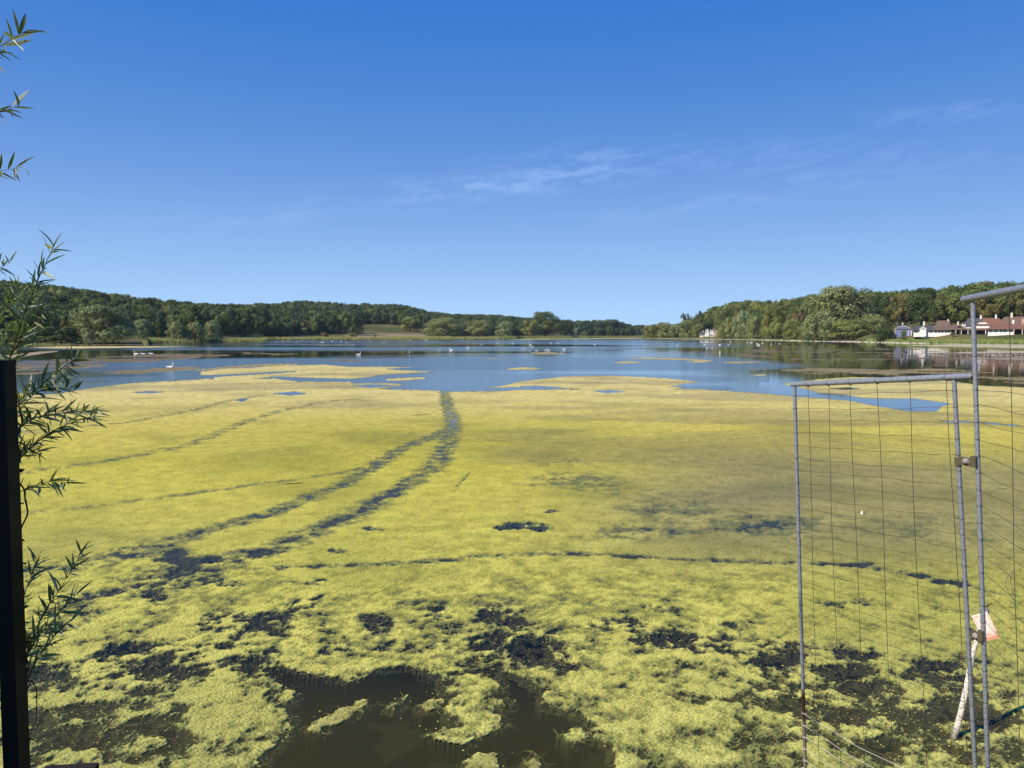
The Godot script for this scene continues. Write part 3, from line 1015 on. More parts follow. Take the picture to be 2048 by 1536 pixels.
	tree("oak", "green", 1914, 66, 586, 455, "round green oak over the right end of the bungalow")
	tree("oak", "green", 1953, 58, 566, 470, "tall oak that tops the wood beside the tall fence post")
	tree("oak", "green", 1994, 60, 574, 450, "green oak behind the white house with two roofs")
	tree("loose", "brown", 2042, 56, 580, 430, "brown tree over the house at the edge of the picture")
	tree("bush", "dark", 1770, 40, 648, 400, "dark bush left of the blue house")
	tree("bush", "green", 1807, 14, 660, 378, "small shrub before the blue gable wall")
	tree("bush", "green", 1906, 13, 664, 356, "small shrub before the bungalow's porch")
	tree("oak", "green", 2096, 70, 578, 420, "green oak standing behind the houses beyond the tall fence")
	woods("hillside_woods", "dark wood covering the long hill behind the left shore", -420, 575, func(k): return table([-420, 330, 300, 425, 440, 520, 575, 640], k), func(k): return table(RIDGE, k) + 12.0, 9.0, 21, ["dark", "green", "dark", "blue", "olive", "green"])
	woods("far_hill_woods", "hazy wood covering the hill beyond the dry meadow", 520, 1310, func(k): return table([520, 660, 690, 800, 700, 905, 850, 905, 870, 790, 1000, 830, 1060, 950, 1140, 1215, 1310, 1240], k), func(k): return table(RIDGE, k) + 14.0, 11.0, 22, ["dark", "blue", "green", "blue", "dark"], [11.0, 18.0])
	woods("shore_slope_woods", "green and brown wood on the slope behind the right shore", 1310, 2500, func(k): return table([1310, 900, 1400, 815, 1500, 690, 1600, 590, 1700, 550, 1800, 500, 1900, 470, 2048, 430, 2500, 400], k), func(k): return table(RIDGE, k) + 10.0, 8.5, 23, ["green", "dark", "dark", "green", "olive", "green", "dark", "brown"], [12.0, 18.0])

# ---------------------------------------------------------------- reeds
func reeds(label: String, list: Array, col: Color, tall: float, sd: int) -> void:
	# list of [px0, px1, near offset from the shore, far offset, number of tufts]
	var r := RandomNumberGenerator.new()
	r.seed = sd
	var a := Acc.new()
	for s in list:
		for k in int(s[4]):
			var px := lerpf(s[0], s[1], r.randf())
			var d := table(SHORE, px) + lerpf(s[2], s[3], r.randf())
			var p := on_land(px, d) - Vector3(0, 0.1, 0)
			for b in 3:
				var h := tall * r.randf_range(0.6, 1.12)
				var w := r.randf_range(0.1, 0.22)
				var turn := r.randf() * TAU
				var e := Vector3(cos(turn), 0, sin(turn)) * w
				var q := p + Vector3(r.randf_range(-0.5, 0.5), 0, r.randf_range(-0.5, 0.5))
				var v := r.randf_range(0.65, 1.35)
				a.tint = Color(col.r * v, col.g * v * r.randf_range(0.95, 1.05), col.b * v)
				var nn := Vector3(r.randf_range(-0.5, 0.5), 0.55, 0.8).normalized()
				a.tri_n(q - e, q + e, q + Vector3(r.randf_range(-0.3, 0.3), h, r.randf_range(-0.3, 0.3)), nn, nn, nn)
	var m := coloured("reeds", Color.WHITE, 0.8, 0.3)
	m.backlight_enabled = true
	m.backlight = Color(0.5, 0.5, 0.5)
	var o := part("reed_bed", a, m, self)
	tag(o, label, "reeds", "", "stuff")

func make_reeds() -> void:
	reeds("green reed bed in front of the houses on the right shore", [[1735, 2330, 4, 20, 16000]], Color(0.22, 0.27, 0.085), 1.6, 31)
	reeds("reed bed in front of the dark trees on the left shore", [[285, 535, -4, 16, 3800], [290, 345, 0, 30, 900]], Color(0.19, 0.21, 0.07), 2.4, 32)
	reeds("thin line of reeds along the far shore before the meadow", [[525, 1000, 0, 16, 5200], [780, 900, 14, 40, 1300]], Color(0.22, 0.23, 0.08), 2.6, 33)
	reeds("distant reed line at the mouth of the inlet", [[1000, 1290, 0, 18, 2600]], Color(0.16, 0.19, 0.06), 3.2, 34)
	reeds("grassy bank below the white lakeside house and the point", [[1290, 1620, 5, 12, 1500], [-300, 150, 4, 14, 1500]], Color(0.18, 0.2, 0.07), 1.1, 35)

# ---------------------------------------------------------------- birds
func bird_mesh(kind: String) -> Dictionary:
	var a := Acc.new()
	var bill := Acc.new()
	var W := Color(0.82, 0.82, 0.8)
	var legs: Acc = null
	match kind:
		"swan":
			var pts := [Vector3(-0.62, 0.26, 0), Vector3(-0.5, 0.22, 0), Vector3(-0.3, 0.17, 0), Vector3(0.0, 0.13, 0), Vector3(0.25, 0.13, 0), Vector3(0.4, 0.2, 0), Vector3(0.45, 0.33, 0), Vector3(0.4, 0.47, 0), Vector3(0.36, 0.6, 0), Vector3(0.38, 0.71, 0), Vector3(0.46, 0.76, 0), Vector3(0.54, 0.74, 0)]
			a.sweep(pts, [0.02, 0.1, 0.2, 0.24, 0.2, 0.12, 0.06, 0.045, 0.04, 0.042, 0.05, 0.03], [0.01, 0.06, 0.14, 0.17, 0.16, 0.12, 0.06, 0.045, 0.04, 0.042, 0.048, 0.03], pts.map(func(_p): return W), 10)
			bill.tint = Color(0.5, 0.16, 0.03)
			bill.tube([Vector3(0.53, 0.74, 0), Vector3(0.6, 0.715, 0), Vector3(0.65, 0.695, 0)], [0.026, 0.02, 0.008], 6)
		"feeding":
			var pts := [Vector3(-0.5, 0.3, 0), Vector3(-0.36, 0.24, 0), Vector3(-0.1, 0.16, 0), Vector3(0.15, 0.12, 0), Vector3(0.33, 0.15, 0), Vector3(0.44, 0.2, 0), Vector3(0.55, 0.14, 0), Vector3(0.62, 0.0, 0), Vector3(0.63, -0.1, 0)]
			a.sweep(pts, [0.02, 0.11, 0.22, 0.23, 0.17, 0.07, 0.05, 0.045, 0.04], [0.01, 0.08, 0.16, 0.16, 0.13, 0.07, 0.05, 0.045, 0.04], pts.map(func(_p): return W), 10)
			bill.tint = Color(0.5, 0.16, 0.03)
			bill.tube([Vector3(0.63, -0.1, 0), Vector3(0.64, -0.18, 0)], [0.025, 0.01], 6)
		"gull":
			var pts := [Vector3(-0.3, 0.14, 0), Vector3(-0.2, 0.13, 0), Vector3(-0.05, 0.12, 0), Vector3(0.08, 0.14, 0), Vector3(0.15, 0.2, 0), Vector3(0.19, 0.26, 0), Vector3(0.24, 0.27, 0)]
			a.sweep(pts, [0.01, 0.05, 0.09, 0.085, 0.05, 0.045, 0.02], [0.01, 0.04, 0.08, 0.085, 0.06, 0.045, 0.02], [Color(0.5, 0.5, 0.52), Color(0.6, 0.6, 0.62), W, W, W, W, W], 8)
			bill.tint = Color(0.5, 0.35, 0.05)
			bill.tube([Vector3(0.235, 0.27, 0), Vector3(0.3, 0.262, 0)], [0.014, 0.006], 5)
		"goose":
			var B := Color(0.11, 0.085, 0.06)
			var K := Color(0.015, 0.015, 0.015)
			var pts := [Vector3(-0.42, 0.5, 0), Vector3(-0.3, 0.5, 0), Vector3(-0.1, 0.47, 0), Vector3(0.1, 0.47, 0), Vector3(0.24, 0.52, 0), Vector3(0.3, 0.62, 0), Vector3(0.31, 0.74, 0), Vector3(0.34, 0.84, 0), Vector3(0.41, 0.86, 0), Vector3(0.46, 0.84, 0)]
			a.sweep(pts, [0.02, 0.09, 0.15, 0.15, 0.1, 0.05, 0.035, 0.04, 0.045, 0.02], [0.01, 0.07, 0.14, 0.15, 0.12, 0.06, 0.035, 0.04, 0.042, 0.02], [K, W, B, B, Color(0.3, 0.26, 0.2), K, K, K, W, K], 9)
			bill.tint = K
			bill.tube([Vector3(0.455, 0.84, 0), Vector3(0.52, 0.82, 0)], [0.02, 0.008], 5)
			legs = Acc.new()
			legs.tint = K
			for s in [-0.06, 0.06]:
				legs.tube([Vector3(0.0, 0.36, s), Vector3(-0.01, 0.18, s), Vector3(0.0, 0.01, s)], [0.02, 0.012, 0.012], 5)
				legs.box(Vector3(0.04, 0.008, s), Vector3(0.1, 0.015, 0.06))
		"duck":
			var B := Color(0.07, 0.055, 0.04)
			var pts := [Vector3(-0.28, 0.14, 0), Vector3(-0.18, 0.1, 0), Vector3(0.0, 0.07, 0), Vector3(0.12, 0.09, 0), Vector3(0.17, 0.17, 0), Vector3(0.21, 0.23, 0), Vector3(0.26, 0.22, 0)]
			a.sweep(pts, [0.01, 0.07, 0.11, 0.09, 0.045, 0.045, 0.02], [0.01, 0.05, 0.09, 0.09, 0.05, 0.045, 0.02], [B, B, Color(0.3, 0.28, 0.25), B, B, Color(0.03, 0.05, 0.03), B], 8)
			bill.tint = Color(0.3, 0.25, 0.08)
			bill.tube([Vector3(0.255, 0.22, 0), Vector3(0.32, 0.2, 0)], [0.016, 0.01], 5)
	var m := coloured("plumage", Color.WHITE, 0.8, 0.3)
	var d := {"body": a.mesh(m), "bill": bill.mesh(m)}
	if legs: d.legs = legs.mesh(m)
	return d

var flock := {}
func bird(kind: String, called: String, px: float, py: float, turn: float, label: String, group := "", size := 1.0, level := 0.0) -> Node3D:
	if not flock.has(kind):
		flock[kind] = bird_mesh(kind)
	var b := thing(called, label, {"feeding": "swan"}.get(kind, kind), on_level(px, py, level) - Vector3(0, 0 if kind in ["goose"] or level > 0 else 0.03, 0), turn, group)
	var o := part_mesh("body", flock[kind].body, b)
	o.scale = Vector3.ONE * size
	for k in ["bill", "legs"]:
		if flock[kind].has(k): part_mesh(k, flock[kind][k], b).scale = o.scale
	return b

func make_birds() -> void:
	bird("swan", "swan", 340, 735.5, 0.1, "white swan swimming closest to the camera, near the left yellow rafts", "", 0.82)
	bird("swan", "swan", 272, 709, 2.9, "upright swan at the left of three on the brown weed")
	bird("feeding", "swan", 285, 708.8, 0.3, "middle swan of three on the brown weed, head down")
	bird("feeding", "swan", 301, 708.6, 0.2, "right swan of three on the brown weed")
	bird("swan", "swan", 717, 710, 0.2, "lone swan on open water above the long yellow raft", "", 0.95)
	bird("swan", "swan", 818, 708, 1.4, "upright swan seen from behind, alone on the calm water", "", 0.95)
	bird("feeding", "swan", 878, 701, 0.4, "head-down swan, first of three in a slanting line")
	bird("swan", "swan", 902, 700.6, 3.0, "swan in the middle of three in a slanting line")
	bird("feeding", "swan", 935, 696.2, 0.0, "head-down swan at the far end of three in a slanting line")
	bird("feeding", "swan", 962, 689.6, 0.5, "swan between the slanting line of three and the far shore")
	bird("swan", "swan", 995, 687.6, 0.2, "small far swan off the two broad pale willows")
	bird("swan", "swan", 1025, 687.6, 0.2, "small far swan right of the one off the broad willows")
	bird("feeding", "swan", 1060, 690, 0.1, "upper swan of a close pair in mid lake")
	bird("feeding", "swan", 1064, 694, 0.1, "lower swan of a close pair in mid lake")
	bird("feeding", "swan", 1040.5, 700.8, 0.5, "swan at the left end of the group before the thin green raft", "", 0.95)
	bird("feeding", "swan", 1046.5, 698, 0.3, "swan just behind the left end of the group by the thin green raft")
	bird("feeding", "swan", 1065, 701.8, 1.0, "narrow-looking swan in the middle of the group by the thin green raft")
	bird("feeding", "swan", 1072.5, 701.6, 0.3, "broad-looking swan in the middle of the group by the thin green raft", "", 0.95)
	bird("swan", "swan", 1091.5, 701, 0.3, "upright swan of the pair right behind the thin green raft", "", 0.95)
	bird("feeding", "swan", 1096, 701.2, 0.1, "head-down swan of the pair right behind the thin green raft", "", 0.95)
	bird("feeding", "swan", 1127, 699, 0.0, "swan at the right end of the group by the thin green raft")
	bird("swan", "swan", 1101, 687, 0.1, "far swan left of a far pair before the highest tree")
	bird("feeding", "swan", 1115, 687.4, 0.1, "far head-down swan before the highest tree")
	bird("feeding", "swan", 1188.7, 689, 0.1, "lone swan off the far inlet")
	bird("swan", "swan", 1287, 696.6, 1.2, "lone swan facing away off the right point", "", 0.95)
	bird("swan", "swan", 1322.5, 686.8, 1.0, "small far swan off the willows of the right point")
	bird("feeding", "swan", 1353.5, 691, 0.2, "swan on a dark streak off the right point")
	bird("swan", "swan", 1440.6, 708, 1.5, "upright swan alone in the mirrored trees, nearest on the right", "", 0.95)
	for p in [[567, 684.6], [593, 684.4], [613, 683.6], [642, 685], [646, 685.4], [664, 682.8], [682, 682.8], [692, 685.6], [707, 682.6], [716, 684.3], [720, 685.3], [738, 683], [742, 684.3], [768, 685], [774, 683.4], [820, 681], [852, 681]]:
		bird("feeding" if int(p[0]) % 2 else "swan", "swan", p[0], p[1], p[0] * 0.7, "tiny far swan in the loose row off the meadow shore", "swans far off before the meadow")
	for p in [[552, 683.6], [556, 683.5], [560, 683.7], [565, 683.3], [571, 683.6], [576, 683.5], [581, 683.8], [585, 683.4], [600, 683.2], [606, 683.4], [623, 683]]:
		bird("gull", "gull", p[0], p[1], p[0] * 0.9, "tiny gull resting in a row at the far left shore", "gulls in a row off the far reeds", 1.5)
	for p in [[1409, 685], [1402, 685.5], [1409, 689.5], [1422, 689], [1426.5, 684.6], [1439.5, 689.6], [1457.5, 689], [1461, 683.6], [1480, 685], [1494, 683.8], [1494, 686], [1501, 686], [1503, 685], [1508.6, 685.6], [1514.5, 687.6], [1517, 690.4], [1525, 686.2], [1543, 688.2], [1552.5, 686], [1559, 687.2]]:
		bird("feeding" if int(p[0] * 3) % 3 else "swan", "swan", p[0], p[1] + 0.6, p[0] * 1.3, "white swan in the scattered flock before the right stony shore", "swans before the stony shore")
	var r := RandomNumberGenerator.new()
	r.seed = 61
	for k in 46:
		var px := 1540.0 + k * 8.6 + r.randf_range(-4, 4)
		var s := table(SHORE, px)
		var d := s - r.randf_range(0.5, 9.0)
		var u := (px - 1024.0) * cp / FOCAL
		var o := bird("gull", "gull", px, 700, r.randf() * TAU, "white gull resting on the pale stones of the right shore", "gulls on the stony shore", r.randf_range(1.1, 1.6))
		o.position = Vector3(u * d, maxf(land(u, d), 0.0), -d)
	bird("duck", "duck", 1778, 712, 0.3, "dark duck swimming left of a pale-sided one before the houses", "", 1.5)
	bird("duck", "duck", 1807, 712.6, 2.9, "pale-sided duck swimming before the bungalow", "", 1.6)
	bird("duck", "duck", 1813, 704.6, 1.2, "dark duck upright in the bungalow's mirror image", "", 1.9)
	bird("duck", "duck", 1675, 712, 0.2, "small duck under the giant willow's mirror image", "", 1.3)
	bird("duck", "duck", 1706, 712, 3.0, "small duck right of the one under the giant willow's mirror image", "", 0.95)
	for g in [[1965.5, 718.4, 1.4, "dark goose standing apart in the shallows by the tall fence post", 0.0], [1979, 715.6, 0.3, "dark goose, first on the sand spit counted from the fence post"], [1996, 714.6, 2.8, "dark goose, second on the sand spit from the fence post"], [2008, 715, 0.5, "dark goose bending low beyond the second one on the spit"], [2027, 714.8, 2.9, "dark goose, one before the last pair in sight on the spit"], [2037, 715.6, 0.4, "dark goose just inside the picture's edge on the spit"], [2047, 715, 0.2, "dark goose cut by the picture's edge"]]:
		bird("goose", "goose", g[0], g[1], g[2], g[3], "geese on the sand spit", 1.0, 0.0 if g.size() > 4 else 0.06)

# ---------------------------------------------------------------- sand, stones
func sand(label: String, poly: Array, col: Color, high: float) -> void:
	var pts := PackedVector2Array()
	for i in range(0, poly.size(), 2):
		var w := on_level(poly[i], poly[i + 1])
		pts.append(Vector2(w.x, w.z))
	var a := Acc.new()
	a.tint = col
	var mid := Vector2.ZERO
	for p in pts: mid += p / pts.size()
	var rings := []
	for k in [[1.02, -0.12], [0.93, 0.02], [0.7, high * 0.8], [0.35, high]]:
		var ring := []
		for i in pts.size():
			for t in 4:
				var q := pts[i].lerp(pts[(i + 1) % pts.size()], t / 4.0)
				var z: Vector2 = mid + (q - mid) * (float(k[0]) + 0.05 * sin(i * 7.1 + t * 2.3))
				ring.append(Vector3(z.x, k[1], z.y))
		rings.append(ring)
	for k in 3:
		for i in rings[k].size():
			var j: int = (i + 1) % rings[k].size()
			a.quad(rings[k][i], rings[k][j], rings[k + 1][j], rings[k + 1][i], Vector3.UP)
	for i in rings[3].size():
		a.tri(rings[3][i], rings[3][(i + 1) % rings[3].size()], Vector3(mid.x, high, mid.y), Vector3.UP)
	var m := coloured("sand", Color.WHITE, 0.95, 0.2)
	var o := part("sand_bar", a, m, self)
	tag(o, label, "sand bar", "", "structure")

func make_shore() -> void:
	sand("tan sand bar at the left edge behind the willow shoots", [8, 712, 40, 708, 80, 703, 118, 701.5, 120, 703, 90, 707, 60, 712, 20, 717, -80, 726, -160, 722, -60, 716], Color(0.32, 0.26, 0.15), 0.08)
	sand("long pale sand bar below the reeds on the right", [1800, 691, 1900, 688.6, 2048, 687.5, 2200, 688, 2300, 696, 2048, 697, 1960, 695, 1880, 693], Color(0.46, 0.40, 0.27), 0.1)
	sand("narrow sand spit behind the geese", [1880, 706.5, 1920, 704, 2048, 701.5, 2250, 701, 2250, 707, 2048, 706, 1960, 707], Color(0.42, 0.35, 0.23), 0.08)
	sand("brown sand spit that the geese stand on", [1968, 718, 1985, 713, 2048, 708.5, 2250, 708, 2250, 722, 2048, 721, 2000, 720], Color(0.27, 0.215, 0.14), 0.07)
	# pale stones along the right shore
	var r := RandomNumberGenerator.new()
	r.seed = 71
	var a := Acc.new()
	for k in 900:
		var px := 1292.0 + 560.0 * r.randf()
		var s := table(SHORE, px) + r.randf_range(-3.0, 1.6)
		var u := (px - 1024.0) * cp / FOCAL
		var p := Vector3(u * s, 0.0, -s)
		var size := r.randf_range(0.25, 0.8)
		a.tint = Color(0.48, 0.43, 0.34) * r.randf_range(0.6, 1.15)
		var ring := []
		for t in 6:
			var an := TAU * t / 6.0
			ring.append(p + Vector3(cos(an), 0, sin(an)) * size * r.randf_range(0.6, 1.0) + Vector3(0, -0.1, 0))
		var top := p + Vector3(0, size * r.randf_range(0.45, 0.8), 0)
		for t in 6:
			a.tri(ring[t], ring[(t + 1) % 6], top, ((ring[t] + top) / 2 - p) + Vector3(0, 0.1, 0))
	tag(part("shore_stones", a, coloured("stone", Color.WHITE, 0.9, 0.3), self), "pale boulders strewn along the waterline of the right shore", "stones", "", "stuff")

# ---------------------------------------------------------------- houses
# Built with the front towards +z, the ground at y = 0 and x to the right; then turned to face the lake.
func wall_box(o: Node3D, x0: float, x1: float, z0: float, z1: float, high: float, m: Material, called := "wall", low := -1.0) -> void:
	var a := Acc.new()
	a.box(Vector3((x0 + x1) / 2, (high + low) / 2, (z0 + z1) / 2), Vector3(x1 - x0, high - low, z1 - z0))
	part(called, a, m, o)

func gable(o: Node3D, x0: float, x1: float, z0: float, z1: float, y0: float, y1: float, clip: float, m: Material) -> void:
	# the wall under a roof whose ridge runs along z; clip cuts off its point
	var a := Acc.new()
	var xm := (x0 + x1) / 2
	var h := (x1 - x0) / 2 * clip
	var y2 := lerpf(y1, y0, clip)
	var ends := []
	for z in [z0, z1]:
		ends.append([Vector3(x0, y0, z), Vector3(x1, y0, z), Vector3(xm + h, y2, z), Vector3(xm - h, y2, z)])
	for e in 2:
		a.quad(ends[e][0], ends[e][1], ends[e][2], ends[e][3], Vector3(0, 0, -1 if e == 0 else 1))
	for k in 4:
		var l := (k + 1) % 4
		a.quad(ends[0][k], ends[0][l], ends[1][l], ends[1][k], ends[0][k] + ends[0][l] - 2 * Vector3(xm, (y0 + y2) / 2, z0))
	part("gable_wall", a, m, o)

func roof(o: Node3D, x0: float, x1: float, z0: float, z1: float, eave: float, ridge: float, along_x: bool, hip0: float, hip1: float, m: Material) -> Node3D:
	# two slopes with hipped (hip > 0) or plain ends, 18 cm thick
	var a := Acc.new()
	var lo := Vector2(x0, z0)
	var hi := Vector2(x1, z1)
	var mid := (lo + hi) / 2
	var r0 := Vector3(lo.x + hip0, ridge, mid.y) if along_x else Vector3(mid.x, ridge, lo.y + hip0)
	var r1 := Vector3(hi.x - hip1, ridge, mid.y) if along_x else Vector3(mid.x, ridge, hi.y - hip1)
	var c := [Vector3(lo.x, eave, lo.y), Vector3(hi.x, eave, lo.y), Vector3(hi.x, eave, hi.y), Vector3(lo.x, eave, hi.y)]
	var k := Vector3(mid.x, eave - 2.0, mid.y)
	for drop in [0.0, 0.18]:
		var d := Vector3(0, -drop, 0)
		var sgn := 1.0 if drop == 0.0 else -1.0
		if along_x:
			a.quad(c[0] + d, c[1] + d, r1 + d, r0 + d, (c[0] + c[1]) / 2 * sgn - k * sgn)
			a.quad(c[3] + d, c[2] + d, r1 + d, r0 + d, (c[3] + c[2]) / 2 * sgn - k * sgn)
			a.tri(c[0] + d, c[3] + d, r0 + d, (c[0] + c[3]) / 2 * sgn - k * sgn)
			a.tri(c[1] + d, c[2] + d, r1 + d, (c[1] + c[2]) / 2 * sgn - k * sgn)
		else:
			a.quad(c[0] + d, c[3] + d, r1 + d, r0 + d, (c[0] + c[3]) / 2 * sgn - k * sgn)
			a.quad(c[1] + d, c[2] + d, r1 + d, r0 + d, (c[1] + c[2]) / 2 * sgn - k * sgn)
			a.tri(c[0] + d, c[1] + d, r0 + d, (c[0] + c[1]) / 2 * sgn - k * sgn)
			a.tri(c[3] + d, c[2] + d, r1 + d, (c[3] + c[2]) / 2 * sgn - k * sgn)
	for i in 4:
		a.quad(c[i], c[(i + 1) % 4], c[(i + 1) % 4] - Vector3(0, 0.18, 0), c[i] - Vector3(0, 0.18, 0), (c[i] + c[(i + 1) % 4]) / 2 - k - Vector3(0, 2, 0))
	return part("roof", a, m, o)

func chimney(o: Node3D, x: float, z: float, y0: float, y1: float, m: Material, w := 0.7) -> void:
	var a := Acc.new()
	a.box(Vector3(x, (y0 + y1) / 2, z), Vector3(w, y1 - y0, w))
	a.box(Vector3(x, y1 + 0.06, z), Vector3(w + 0.16, 0.12, w + 0.16))
	var p := part("chimney", a, m, o)
	var b := Acc.new()
	b.tube([Vector3(x, y1 + 0.1, z), Vector3(x, y1 + 0.5, z)], [0.16, 0.13], 8)
	part("chimney_pot", b, plain("clay", lin(0.3, 0.13, 0.07), 0.9), p)

func window(o: Node3D, x: float, y: float, z: float, w: float, h: float, bars := 1) -> void:
	var f := Acc.new()
	var t := 0.09
	f.box(Vector3(x, y + h / 2 - t / 2, z + 0.03), Vector3(w, t, 0.1))
	f.box(Vector3(x, y - h / 2 + t / 2, z + 0.03), Vector3(w, t, 0.1))
	for s in [-1, 1]:
		f.box(Vector3(x + s * (w / 2 - t / 2), y, z + 0.03), Vector3(t, h - 2 * t, 0.1))
	for k in bars:
		f.box(Vector3(x - w / 2 + w * (k + 1) / (bars + 1), y, z + 0.03), Vector3(0.06, h - 2 * t, 0.08))
	var wn := Node3D.new()
	var k := 0
	wn.name = "window"
	while o.has_node(NodePath(wn.name)):
		k += 1
		wn.name = "window_%03d" % k
	o.add_child(wn, true)
	part("frame", f, plain("window paint", lin(0.6, 0.6, 0.58), 0.6), wn)
	var g := Acc.new()
	g.box(Vector3(x, y, z + 0.015), Vector3(w - 2 * t, h - 2 * t, 0.03))
	part("pane", g, plain("dark glass", lin(0.02, 0.022, 0.025), 0.1), wn)

func post(o: Node3D, x: float, z: float, high: float, m: Material) -> void:
	var a := Acc.new()
	a.box(Vector3(x, high / 2 - 0.25, z), Vector3(0.3, high + 0.5, 0.3))
	part("veranda_post", a, m, o)

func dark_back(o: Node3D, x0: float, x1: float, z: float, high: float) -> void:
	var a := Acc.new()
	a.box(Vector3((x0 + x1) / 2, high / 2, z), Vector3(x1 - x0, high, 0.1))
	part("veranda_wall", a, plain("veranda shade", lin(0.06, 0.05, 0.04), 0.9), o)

func house(called: String, label: String, px: float, d: float) -> Node3D:
	var at := on_land(px, d)
	return thing(called, label, "house", at, atan2(-at.x, -at.z))

func make_houses() -> void:
	var white := plain("white render", lin(0.72, 0.71, 0.68), 0.85)
	var cream := plain("cream render", lin(0.62, 0.55, 0.45), 0.85)
	var pink := plain("pink brick", lin(0.42, 0.27, 0.21), 0.9)
	var blue := plain("blue render", lin(0.15, 0.175, 0.34), 0.85)
	var slate := plain("slate", lin(0.09, 0.095, 0.11), 0.7)
	var rust := plain("brown tiles", lin(0.19, 0.125, 0.092), 0.9)
	var red := plain("red tiles", lin(0.235, 0.115, 0.08), 0.9)
	for m in [slate, rust, red]:
		m.heightmap_enabled = true
		m.heightmap_texture = noise_map(81, 0.06, 3, [], 128)
		m.heightmap_scale = 6.0
		m.detail_enabled = true
		m.detail_albedo = noise_map(82, 0.03, 4, [[0.2, Color(0.72, 0.7, 0.68)], [0.8, Color(1.0, 1.0, 1.0)]], 256)
		m.detail_blend_mode = BaseMaterial3D.BLEND_MODE_MUL
		world_mapped(m, 4.0)
	# the blue house
	var o := house("blue_house", "blue house with a clipped gable wall and slate roof", 1806, 396)
	o.scale.y = 0.9
	wall_box(o, -3.9, 3.9, -9, 0, 3.9, blue)
	gable(o, -3.9, 3.9, -8.95, -0.03, 3.9, 6.6, 0.38, blue)
	roof(o, -4.3, 4.3, -9.3, 0.25, 3.75, 6.75, false, 0.0, 1.4, slate)
	var trim := Acc.new()
	for s in [-1, 1]:
		trim.tube([Vector3(s * 4.25, 3.6, 0.3), Vector3(s * 1.6, 5.5, 0.3)], [0.12, 0.12], 4)
		trim.box(Vector3(s * 3.85, 1.7, 0.05), Vector3(0.16, 3.6, 0.16))
	trim.tube([Vector3(-1.6, 5.5, 0.3), Vector3(1.6, 5.5, 0.3)], [0.12, 0.12], 4)
	part("bargeboard", trim, white, o)
	chimney(o, -3.0, -7, 5.0, 8.2, slate, 0.9)
	chimney(o, -0.4, -6, 6.0, 7.7, cream)
	chimney(o, 2.6, -7, 5.0, 7.9, slate)
	# the long bungalow
	o = house("bungalow", "long low white bungalow, half its roof grey and half brown", 1877, 368)
	wall_box(o, -11.0, 5.3, -8, 0, 2.75, white)
	roof(o, -13.4, -2.6, -9, 1.4, 2.6, 4.75, true, 4.4, 0.0, slate)
	roof(o, -2.59, 12.8, -9, 1.45, 2.6, 4.8, true, 0.0, 4.2, rust)
	wall_box(o, 5.3, 12.0, -8, -3.2, 2.6, white)
	dark_back(o, 5.4, 12.0, -3.1, 2.5)
	for x in [-13.1, -11.8]: post(o, x, 1.1, 2.6, cream)
	for x in [7.3, 9.6, 12.4]: post(o, x, 1.1, 2.6, cream)
	wall_box(o, -8.2, -5.4, 0, 1.7, 3.0, white, "porch_wall")
	gable(o, -8.2, -5.4, 0.01, 1.69, 3.0, 4.1, 0.2, white)
	roof(o, -8.5, -5.1, -1.0, 1.9, 2.95, 4.25, false, 0.0, 0.0, white)
	for x in [-9.8, -3.2, -1.2, 0.2, 1.6, 3.2, 4.5]: window(o, x, 1.65, 0.0, 1.0, 1.3)
	chimney(o, -6.6, -4.2, 4.6, 6.6, white)
	chimney(o, 8.2, -4.0, 4.6, 6.5, cream)
	var vent := Acc.new()
	vent.tri(Vector3(7.3, 4.1, 0.2), Vector3(9.5, 4.1, 0.2), Vector3(8.4, 4.9, -0.6), Vector3.BACK)
	vent.tri(Vector3(7.3, 4.1, 0.2), Vector3(8.4, 4.9, -0.6), Vector3(8.4, 4.9, -3.0), Vector3.UP)
	vent.tri(Vector3(9.5, 4.1, 0.2), Vector3(8.4, 4.9, -0.6), Vector3(8.4, 4.9, -3.0), Vector3.UP)
	part("roof_gablet", vent, rust, o)
	# the roof behind it
	o = house("tall_roofed_house", "house of which only a steep brown roof shows over the bungalow", 1884, 398)
	o.scale.y = 0.84
	wall_box(o, -3.2, 3.2, -6, 0, 4.6, cream)
	roof(o, -3.7, 3.7, -6.4, 0.4, 4.4, 8.6, true, 1.3, 0.3, rust)
	chimney(o, 2.6, -3, 7.0, 9.3, cream)
	# the two-storey house
	o = house("white_house", "white two-storey house under a grey and a red roof, beside the tall fence post", 1966, 362)
	o.scale.y = 0.87
	wall_box(o, -9.4, 9.2, -8, -1.0, 4.6, white)
	roof(o, -9.0, -0.2, -8.4, -0.6, 4.5, 9.1, true, 2.4, 0.0, slate)
	roof(o, -0.19, 9.8, -8.4, -0.55, 4.5, 9.2, true, 0.0, 3.6, red)
	wall_box(o, -3.2, 2.6, -2.5, -0.4, 5.2, white, "front_wall", 3.3)
	gable(o, -3.2, 2.6, -2.4, -0.42, 5.2, 7.6, 0.42, white)
	roof(o, -3.5, 2.9, -4.6, -0.1, 5.05, 7.75, false, 0.0, 1.2, red)
	for x in [-1.2, 0.9]: window(o, x, 5.5, -0.4, 0.9, 0.9)
	wall_box(o, -9.0, -7.4, -2.5, -0.7, 6.4, white, "dormer_wall", 4.0)
	gable(o, -9.0, -7.4, -2.4, -0.72, 6.4, 7.2, 0.1, white)
	roof(o, -9.2, -7.2, -3.6, -0.5, 6.3, 7.35, false, 0.0, 0.0, slate)
	window(o, -8.2, 5.6, -0.7, 0.8, 1.0)
	roof(o, -10.2, 6.2, -1.4, 2.2, 2.5, 3.4, true, 0.4, 0.6, red)
	for x in [-9.8, -6.2, -3.6, 1.0, 4.4]: post(o, x, 1.9, 2.4, white)
